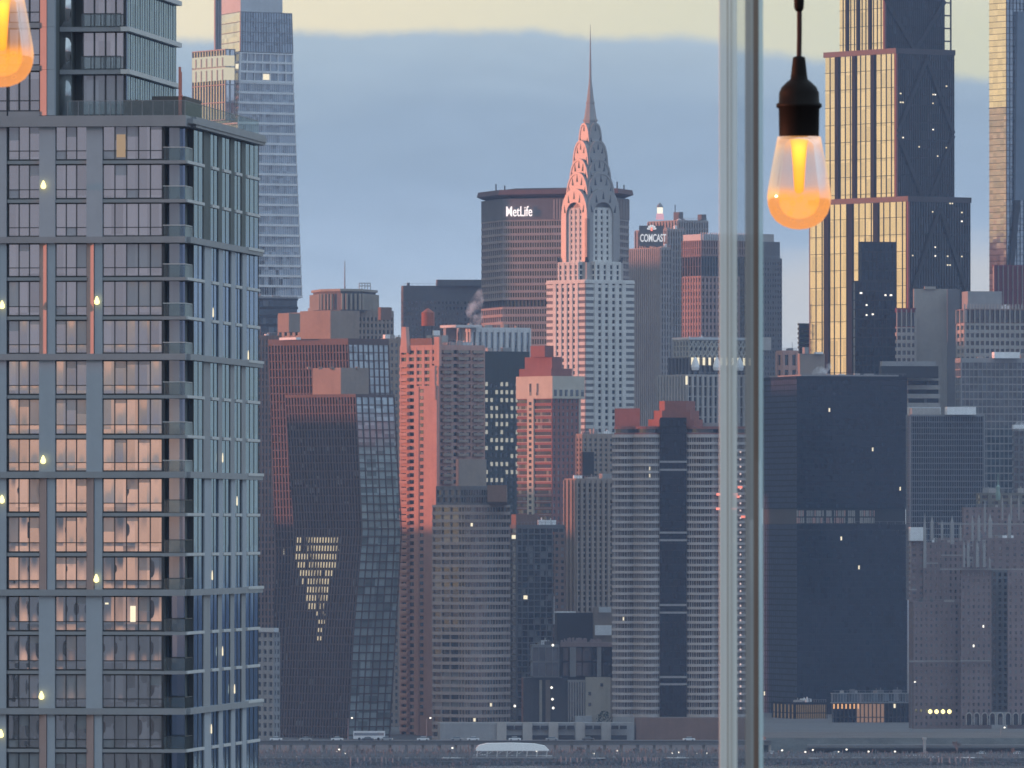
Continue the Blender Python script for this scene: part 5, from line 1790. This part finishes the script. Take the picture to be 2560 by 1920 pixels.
lp = make_lamp()
lamps = [(880, 1795, 3660, 'tall street lamp left of the white bus'), (1076, 1795, 3660, 'tall street lamp at the foot of the salmon tower'),
         (788, 1882, 3600, 'yellowish lamp low among the bare trees, leftmost of the riverside'), (848, 1874, 3602, 'brightest street lamp below the nearer copper tower'),
         (862, 1884, 3598, 'small lamp right beside the brightest street lamp'), (841, 1880, 3605, 'small lamp left beside the brightest street lamp'),
         (1131, 1870, 3603, 'warm street lamp just left of the white canopy'), (1342, 1878, 3596, 'lamp shining under the right end of the canopy'),
         (1484, 1887, 3598, 'lone lamp midway between canopy and banded tower'), (1544, 1877, 3600, 'upper lamp of the pair below the dark centre bay'),
         (1541, 1890, 3590, 'lower lamp of the pair below the dark centre bay'), (1680, 1887, 3600, 'first lamp of the row left of the glass joint'),
         (1697, 1881, 3602, 'second lamp of the row left of the glass joint'), (1744, 1886, 3601, 'third lamp of the row left of the glass joint'),
         (1768, 1884, 3601, 'fourth lamp of the row left of the glass joint'), (1838, 1884, 3601, 'lamp seen between the strips of the glass joint'),
         (1955, 1876, 3618, 'lamp on the lower road nearest right of the glass joint'), (2013, 1880, 3618, 'lower lamp of the first pair on the right road'),
         (2032, 1875, 3622, 'upper lamp of the first pair on the right road'), (2096, 1880, 3618, 'lower lamp below the lit pavilion hall'),
         (2116, 1874, 3622, 'upper lamp below the lit pavilion hall'), (2171, 1879, 3618, 'lamp on the right road below the pavilion edge'),
         (2237, 1879, 3618, 'lamp near the pale pillar on the right road'), (2511, 1819, 3700, 'greenish lamp below the arched windows at far right'), (2287, 1705, 3960, 'bright lamp high at the corner of the black tower')]
first = True
for px, y, Y, lb in lamps:
    zl = zz(y, Y) - 9.4
    if px in (880, 1076):
        base = 4.6
    o = lp if first else dup(lp, label=lb)
    first = False
    o['label'] = lb
    z0 = max(zl, -1.0) if px != 2287 else 0.0
    h = zz(y, Y) - z0
    o.location = (ux(px) * Y - 1.4, Y, z0)
    o.scale = (1, 1, max(h / 9.4, .2))
    if h / 9.4 < .9 or h / 9.4 > 1.2:
        s = max(h / 9.4, .2)
        for ch in o.children:
            if ch.name.startswith('lamp_head'):
                ch.scale = (1, 1, 1 / s)

# ferry-landing canopy
can = thing('waterfront_canopy', 'long white arched canopy on thin posts at the water edge', 'canopy', (ux(1281) * 3590, 3590, 0))
hw = (1373 - 1190) / 2 * K * 3590
prof = [(-hw, zz(1872, 3590)), (-hw * .93, zz(1863, 3590)), (-hw * .7, zz(1858, 3590)), (0, zz(1857, 3590)), (hw * .6, zz(1859, 3590)), (hw * .88, zz(1864, 3590)), (hw, zz(1875, 3590))]
o = MB()
vs = [(x, y, z) for y in (-3.5, 3.5) for x, z in prof] + [(x, y, zz(1876, 3590) - .1) for y in (-3.49, 3.49) for x, z in prof]
n = len(prof)
fs = [(i, i + 1, n + i + 1, n + i) for i in range(n - 1)]
fs += [(2 * n + i, 2 * n + i + 1, i + 1, i) for i in range(n - 1)] + [(3 * n + i, n + i, n + i + 1, 3 * n + i + 1) for i in range(n - 1)]
fs += [(3 * n + i, 3 * n + i + 1, 2 * n + i + 1, 2 * n + i) for i in range(n - 1)]
o.add(vs, fs)
o.build('roof', stone('white_fabric', (0.92, 0.93, 0.94, 1), .7, .03, .2, streak=.03), can)
for i in range(8):
    x = -hw * .95 + hw * 1.9 * i / 7
    MB().tube([(x - .5, -3, -2), (x, -3, zz(1877, 3590))], .16, 6).build('post', S_WBAND, can)
    if i < 5:
        MB().tube([(x + .3, -3, 1), (x + 2.0, -3, zz(1877, 3590))], .09, 5).build('brace', S_WBAND, can)

BARK = stone('bare_bark', (0.13, 0.12, 0.115, 1))
LEAF = stone('evergreen_needles', (0.035, 0.05, 0.04, 1), .9, .4, 1.5)


def bare_tree(loc, h, label, seed):
    rr = random.Random(seed)
    t = thing('bare_tree', label, 'tree', loc, 0, 'bare trees along the river')
    MB().tube([(0, 0, 0), (rr.uniform(-.2, .2), 0, h * .25), (rr.uniform(-.3, .3), 0, h * .45)], [.42, .32, .22], 6).build('trunk', BARK, t)
    c = MB()

    def grow(p, d, L, r_, lev):
        q = p + d * L
        c.tube([p, q], [r_, r_ * .6], 4, False)
        if lev:
            for _ in range(3 if lev > 1 else 4):
                nd = (d + Vector((rr.uniform(-.75, .75), rr.uniform(-.75, .75), rr.uniform(-.1, .5)))).normalized()
                grow(q, nd, L * rr.uniform(.6, .85), max(r_ * .62, .06), lev - 1)
    for _ in range(5):
        grow(Vector((0, 0, h * rr.uniform(.22, .42))), Vector((rr.uniform(-.7, .7), rr.uniform(-.7, .7), 1)).normalized(), h * .2, .2, 3)
    c.build('crown', BARK, t)
    return t


tl = ['leftmost small bare tree by the river', 'bare tree beside the yellowish low lamp', 'tall bare tree under the road deck below the white bus', 'bare tree just right of the white bus below the road', 'bare tree below the grey car right of the bus',
      'leaning bare tree close left of the white canopy', 'bare tree right behind the right canopy post', 'bare tree in front of the parking deck middle', 'pale bare tree below the parking deck right end', 'bare tree left of the paired lamps',
      'bare tree right of the paired lamps', 'bare tree by the first lamp of the row', 'bare tree close to the glass joint on its left', 'wide pale bare tree below the gothic apartment house', 'bare tree at the lower right corner of the road']
for i, (px, yt, Y) in enumerate([(662, 1878, 3600), (772, 1876, 3598), (905, 1868, 3600), (978, 1866, 3602), (1040, 1872, 3600), (1120, 1872, 3596), (1404, 1872, 3600), (1452, 1862, 3606), (1500, 1866, 3604), (1520, 1870, 3600), (1590, 1866, 3604), (1650, 1870, 3602), (1790, 1868, 3604), (2392, 1848, 3625), (2530, 1866, 3615)]):
    bare_tree((ux(px) * Y, Y, -1), zz(yt, Y) + 1, tl[i], 40 + i)
ev = thing('evergreen_tree', 'round dark evergreen tree in front of the cream wall', 'tree', (ux(1510) * 3860, 3860, 0))
h = zz(1778, 3860)
MB().tube([(0, 0, 0), (0, 0, h * .7)], [.3, .1], 6).build('trunk', BARK, ev)
c = MB()
for i in range(700):
    a, e_ = rnd.uniform(0, 6.28), rnd.uniform(-1, 1)
    r_ = 3.0 * rnd.uniform(.55, 1) * math.sqrt(1 - e_ * e_ * .9) * (1.15 - .25 * e_)
    p = Vector((r_ * math.cos(a), r_ * math.sin(a) * .8, h * .62 + e_ * h * .38))
    s_ = rnd.uniform(.25, .5)
    u = Vector((rnd.uniform(-1, 1), rnd.uniform(-1, 1), rnd.uniform(-1, 1))).normalized() * s_
    v_ = Vector((rnd.uniform(-1, 1), rnd.uniform(-1, 1), rnd.uniform(-1, 1))).normalized() * s_
    c.add([p, p + u, p + u + v_, p + v_], [(0, 1, 2, 3)])
c.build('crown', LEAF, ev)
SHR = stone('winter_scrub', (0.16, 0.16, 0.165, 1), .9, .4, 1.0)
o = MB()
for i in range(5200):
    px = rnd.uniform(560, 1905) if rnd.random() < .72 else rnd.uniform(1905, 2560)
    Y = rnd.uniform(3563, 3628)
    if 1180 < px < 1382 and Y < 3604:
        continue
    hh = rnd.uniform(.4, 2.6) * (1.0 if px < 1905 else .55) * (1.5 if rnd.random() < .15 else 1)
    x = ux(px) * Y
    k = rnd.uniform(-.6, .6)
    w_ = rnd.uniform(.05, .35)
    o.add([(x - w_, Y, 0), (x + w_, Y, 0), (x + k + w_ * .4, Y + rnd.uniform(-.4, .4), hh), (x + k - w_ * .4, Y, hh * .9)], [(0, 1, 2, 3)])
tag(o.build('scrub', SHR), 'winter scrub and reeds along the river bank', 'scrub', kind='stuff')
# pale pillar, riverside boulders and small white boats by the bank
pil = tag(MB().box(-.5, .5, -.5, .5, 0, 6.2).loft([(-.8, -.8), (.8, -.8), (.8, .8), (-.8, .8)], 6.2, [(-.7, -.7), (.7, -.7), (.7, .7), (-.7, .7)], 6.9).build('pillar', S_LIME), 'pale stone pillar between the two levels of the right hand road', 'pillar')
pil.location = (ux(2311) * 3634, 3634, -1)
for i in range(70):
    pass
o = MB()
for i in range(1500):
    px = rnd.uniform(560, 2570)
    Y = rnd.uniform(3528, 3561)
    x = ux(px) * Y
    r_ = rnd.uniform(.2, .75)
    z = -2.3 + (Y - 3528) / 33 * 1.9 + rnd.uniform(-.3, .3)
    q4 = [(x + r_ * rnd.uniform(.6, 1.2) * math.cos(a_ * 1.2566), Y + r_ * rnd.uniform(.6, 1.2) * math.sin(a_ * 1.2566)) for a_ in range(5)]
    o.loft(q4, z - .3, [(x + (u - x) * .55, Y + (v - Y) * .55) for u, v in q4], z + r_ * rnd.uniform(.5, 1.1))
tag(o.build('snowy_rocks', stone('snow_dusted_rock', (0.085, 0.095, 0.11, 1), .9, .8, .5)), 'snow dusted rocks along the seawall', 'rocks', kind='stuff')

PILE = stone('weathered_piling', (0.22, 0.22, 0.23, 1), .9, .3, 1)
pile0 = tag(MB().tube([(0, 0, -3), (0, 0, 1.2)], [.3, .26], 8).build('piling', PILE), 'weathered grey timber piling standing in the river at the bank', 'piling', 'old pilings in the river')
i = 0
for (xa, xb, n_) in ((880, 1010, 9), (1560, 1660, 14), (1400, 1470, 5), (2330, 2440, 8)):
    for k in range(n_):
        o = pile0 if i == 0 else dup(pile0)
        i += 1
        px = xa + (xb - xa) * (k + rnd.uniform(-.3, .3)) / n_
        o.location = (ux(px) * 3550, rnd.uniform(3546, 3553), 0)
        o.scale = (1, 1, rnd.uniform(.35, .8))
rl = thing('promenade_railing', 'thin grey railing along the riverside promenade edge', 'railing', (0, 3561, 0))
o = MB()
for k in range(150):
    x = ux(560) * 3561 + k * (ux(2600) - ux(560)) * 3561 / 149
    o.box(x - .06, x + .06, -.06, .06, .35, 1.5)
o.build('post', M_GREY, rl)
xa, xb = ux(560) * 3561, ux(2600) * 3561
MB().box(xa, xb, -.05, .05, 1.5, 1.6).box(xa, xb, -.03, .03, 1.0, 1.06).build('rail', M_GREY, rl)
sn = MB()
for k in range(45):
    px = rnd.uniform(560, 2560)
    Y = rnd.uniform(3563, 3630)
    x, r_ = ux(px) * Y, rnd.uniform(1, 5)
    pts_ = [(x + r_ * rnd.uniform(.6, 1) * math.cos(a_ * .785), Y + r_ * .7 * rnd.uniform(.6, 1) * math.sin(a_ * .785)) for a_ in range(8)]
    sn.prism(pts_, .004 + k * .0005, .06 + k * .0007)
tag(sn.build('snow_patches', S_SNOW), 'thin patches of old snow on the river bank', 'snow', kind='stuff')

# ------------------------------------------------------------------ steam
def steam(name, label, pts, dens, Y):
    m, t = newmat('steam_' + str(len(MATS)))
    tc_ = t.n('ShaderNodeTexCoord')
    n1 = t.n('ShaderNodeTexNoise', ins={'Vector': tc_.outputs['Object'], 'Scale': .22, 'Detail': 4.0, 'Roughness': .6})
    d_ = t.math('MULTIPLY', t.math('SUBTRACT', n1.outputs[0], .42, clamp=True), dens)
    v_ = t.n('ShaderNodeVolumePrincipled', ins={'Color': (.93, .95, 1, 1), 'Density': d_, 'Anisotropy': .2})
    nd = t.n('ShaderNodeOutputMaterial')
    t.nt.links.new(v_.outputs[0], nd.inputs['Volume'])
    P = [at(x, y, Y) for x, y, r_ in pts]
    c0 = P[0].copy()
    o = MB().tube([p - c0 for p in P], [r_ * K * Y for x, y, r_ in pts], 14)
    ob = o.build(name, m, None, True)
    ob.location = c0
    return tag(ob, label, 'steam')


steam('steam_plume', 'tall wispy steam plume rising beside the white column topped building', [(1195, 815, 10), (1190, 800, 19), (1184, 780, 22), (1188, 762, 19), (1196, 745, 15), (1200, 728, 8), (1201, 718, 2)], .75, 4640)
steam('steam_puff', 'small faint steam puff above the white column topped building roof', [(1243, 820, 5), (1244, 812, 9), (1246, 800, 6), (1247, 793, 2)], .5, 4600)
steam('steam_cloud', 'low steam cloud over the left roof edge of the black tower', [(2030, 935, 6), (2046, 928, 12), (2062, 926, 13), (2072, 915, 9), (2076, 905, 3)], 1.2, 4440)
steam('rooftop_vapour', 'white vapour puff at the right edge above the gothic roof', [(2530, 1074, 5), (2545, 1066, 13), (2565, 1066, 14), (2585, 1060, 6)], 1.6, 4360)

# ------------------------------------------------------------------ foreground: glass panel joint and string lights
YG = 5.0


def strip(name, xa, xb, dep, mat, parent, y0=0.0):
    return MB().box(ux(xa) * YG, ux(xb) * YG, y0, y0 + dep, -.35, .35).build(name, mat, parent)


def frosted(name, col, alpha, rough=.35, lines=60.0):
    m, t = newmat(name)
    tc_ = t.n('ShaderNodeTexCoord')
    mp = t.n('ShaderNodeMapping', ins={0: tc_.outputs['Object'], 'Scale': (lines * 12, 1, .35)})
    n1 = t.n('ShaderNodeTexNoise', ins={'Vector': mp.outputs[0], 'Scale': 1.0, 'Detail': 3.0})
    f = t.math('ADD', .72, t.math('MULTIPLY', n1.outputs[0], .56))
    c_ = t.n('ShaderNodeVectorMath', operation='SCALE', ins={0: col[:3], 'Scale': f})
    p_ = t.n('ShaderNodeBsdfPrincipled', ins={'Base Color': c_.outputs[0], 'Roughness': rough, 'Specular IOR Level': .6})
    tr = t.n('ShaderNodeBsdfTransparent', ins={0: (.97, .99, 1, 1)})
    al = t.math('MULTIPLY', t.math('ADD', .7, t.math('MULTIPLY', n1.outputs[0], .6)), alpha, clamp=True)
    mx = t.n('ShaderNodeMixShader', ins={0: al, 1: tr.outputs[0], 2: p_.outputs[0]})
    t.n('ShaderNodeOutputMaterial', ins={0: mx.outputs[0]})
    return m


jt = thing('glass_panel_joint', 'tall blurred joint of two glass panels with pale and brown vertical edges', 'window frame', (0, YG, ZC))
F1 = frosted('polished_glass_edge', (0.86, 0.88, 0.84, 1), .62)
F2 = frosted('glass_edge_core', (0.50, 0.44, 0.38, 1), .7)
F3 = frosted('grey_seal', (0.34, 0.33, 0.33, 1), .7)
F4 = frosted('brown_seal', (0.17, 0.115, 0.09, 1), .86)
F5 = frosted('aqua_glass_edge', (0.62, 0.80, 0.84, 1), .66)
strip('glass_edge', 1799, 1818, .010, F1, jt)
strip('glass_core', 1818, 1821, .010, F2, jt)
strip('glass_edge', 1821, 1827, .0102, F1, jt)
strip('glass_core', 1827, 1829.5, .010, F2, jt)
strip('glass_edge', 1829.5, 1843, .010, F1, jt)
strip('clear_gap', 1843, 1864, .002, frosted('gap_film', (0.35, 0.33, 0.36, 1), .12), jt, .004)
strip('seal', 1864, 1876, .010, F3, jt)
strip('glass_core', 1876, 1884, .010, frosted('pale_inner_edge', (0.36, 0.38, 0.38, 1), .7), jt)
strip('seal', 1884, 1897, .0102, F4, jt)
strip('glass_edge', 1897, 1908, .010, F5, jt)

YBL = 7.5
q = K * YBL


def shell_mat():
    m, t = newmat('amber_bulb_shell')
    tc_ = t.n('ShaderNodeTexCoord')
    sp = t.n('ShaderNodeSeparateXYZ', ins={0: tc_.outputs['Object']})
    zf = t.math('DIVIDE', t.math('MULTIPLY', sp.outputs[2], -1.0), 229 * q)      # 0 at the socket, 1 at the tip
    lw = t.n('ShaderNodeLayerWeight', ins={0: .35})
    vor = t.n('ShaderNodeTexVoronoi', feature='F1', ins={'Vector': tc_.outputs['Object'], 'Scale': 150.0})
    ringm = t.math('MULTIPLY', t.sstep(vor.outputs['Distance'], .16, .24), t.math('SUBTRACT', 1.0, t.sstep(vor.outputs['Distance'], .30, .40)))
    lowm = t.sstep(zf, .50, .68)
    glow = t.math('ADD', t.math('ADD', .15, t.math('MULTIPLY', lowm, .48)), t.math('MULTIPLY', lw.outputs['Facing'], .34))
    topm = t.math('SUBTRACT', 1.0, t.sstep(zf, .0, .22))
    glow = t.math('ADD', glow, t.math('MULTIPLY', topm, .38))
    glow = t.math('ADD', glow, t.math('MULTIPLY', t.math('MULTIPLY', ringm, lowm), .22), clamp=True)
    colr = t.ramp(zf, [(0, (.9, .40, .13, 1)), (.35, (.62, .33, .21, 1)), (.6, (1.0, .36, .05, 1)), (1.0, (1.0, .36, .09, 1))])
    em = t.n('ShaderNodeEmission', ins={0: colr, 1: 1.15})
    tr = t.n('ShaderNodeBsdfTransparent', ins={0: (1, .96, .93, 1)})
    gl = t.n('ShaderNodeBsdfGlossy', ins={0: (1, 1, 1, 1), 1: .05})
    m1 = t.n('ShaderNodeMixShader', ins={0: glow, 1: tr.outputs[0], 2: em.outputs[0]})
    m2 = t.n('ShaderNodeMixShader', ins={0: t.math('MULTIPLY', lw.outputs['Fresnel'], .35), 1: m1.outputs[0], 2: gl.outputs[0]})
    t.n('ShaderNodeOutputMaterial', ins={0: m2.outputs[0]})
    return m


SHELL = shell_mat()
SOCK = stone('black_bakelite', (0.008, 0.006, 0.006, 1), .6, .05, 1, 0, 0, .12)
CORD = stone('dark_cord', (0.03, 0.012, 0.012, 1), .7)
m, t = newmat('filament_glow')
tcf = t.n('ShaderNodeTexCoord')
spf = t.n('ShaderNodeSeparateXYZ', ins={0: tcf.outputs['Object']})
zf = t.math('DIVIDE', t.math('MULTIPLY', spf.outputs[2], -1.0), 160 * q)
cf = t.ramp(zf, [(0, (1.0, .62, .03, 1)), (.15, (1.0, .80, .05, 1)), (.5, (1.0, .45, .02, 1)), (1, (1.0, .33, .02, 1))])
lwf = t.n('ShaderNodeLayerWeight', ins={0: .5})
emf = t.n('ShaderNodeEmission', ins={0: t.mix(lwf.outputs['Facing'], cf, (1.0, .25, .01, 1)), 1: 1.35})
t.n('ShaderNodeOutputMaterial', ins={0: emf.outputs[0]})
FIL = m
bulb = thing('hanging_bulb', 'glowing amber bulb hanging from a black socket right of the glass joint', 'light bulb', at(1998, 344, YBL), 0, 'string light bulbs')
pr = [(54 * q, 2 * q), (58 * q, -20 * q), (65 * q, -55 * q), (72 * q, -95 * q), (77.5 * q, -125 * q), (80 * q, -148 * q), (78 * q, -170 * q), (71 * q, -191 * q), (58 * q, -209 * q), (40 * q, -221 * q), (20 * q, -228 * q), (3 * q, -230 * q)]
MB().lathe(pr, 40).build('bulb_glass', SHELL, bulb, True)
MB().lathe([(24 * q, -4 * q), (20 * q, -20 * q), (16 * q, -70 * q), (12 * q, -130 * q), (8 * q, -138 * q), (1 * q, -140 * q)], 20).build('light_guide', FIL, bulb, True)
MB().lathe([(48 * q, -2 * q), (50 * q, 6 * q), (51 * q, 72 * q), (57 * q, 76 * q), (57 * q, 84 * q), (51 * q, 88 * q), (50 * q, 112 * q), (44 * q, 126 * q), (32 * q, 138 * q), (22 * q, 146 * q), (20 * q, 160 * q), (16 * q, 196 * q), (15 * q, 201 * q), (7 * q, 204 * q)], 32).build('socket', SOCK, bulb, True)
MB().tube([(0, 0, 203 * q), (1 * q, 0, 260 * q), (1 * q, 0, 322 * q)], 6.5 * q, 10).build('cord', CORD, bulb)
MB().lathe([(8 * q, 316 * q), (12 * q, 324 * q), (13 * q, 345 * q), (12 * q, 420 * q), (8 * q, 426 * q)], 16).build('cord_sleeve', SOCK, bulb, True)
dup(bulb, at(4, -12, YBL), .9, label='glowing amber bulb cut off by the upper left corner, in front of the apartment block')
o = MB()
pts_ = []
for i in range(25):
    s_ = i / 24
    A, B = at(-700, -600, YBL), at(3200, 60, YBL)
    px = -700 + 3900 * s_
    ys = -432 + (px - 4) / (1998 - 4) * 350 - 90 * math.sin(math.pi * min(max((px - 4) / 1994, 0), 1)) * -0.3
    pts_.append(at(px, ys - 6 - max(0, px - 2000) * .3, YBL))
o.tube(pts_, .004, 8)
tag(o.build('string_light_cable', CORD), 'dark cable just above the view carrying the amber bulbs', 'cable')

# ------------------------------------------------------------------ evening air
m, t = newmat('evening_air')
v_ = t.n('ShaderNodeVolumePrincipled', ins={'Color': (.26, .49, .82, 1), 'Density': 4.6e-5, 'Anisotropy': 0.0})
nd = t.n('ShaderNodeOutputMaterial')
t.nt.links.new(v_.outputs[0], nd.inputs['Volume'])
HZ = True
if HZ:
    tag(MB().box(-2650, 2650, -2650, 12050, -7.5, 480).build('haze', m), kind='stuff')
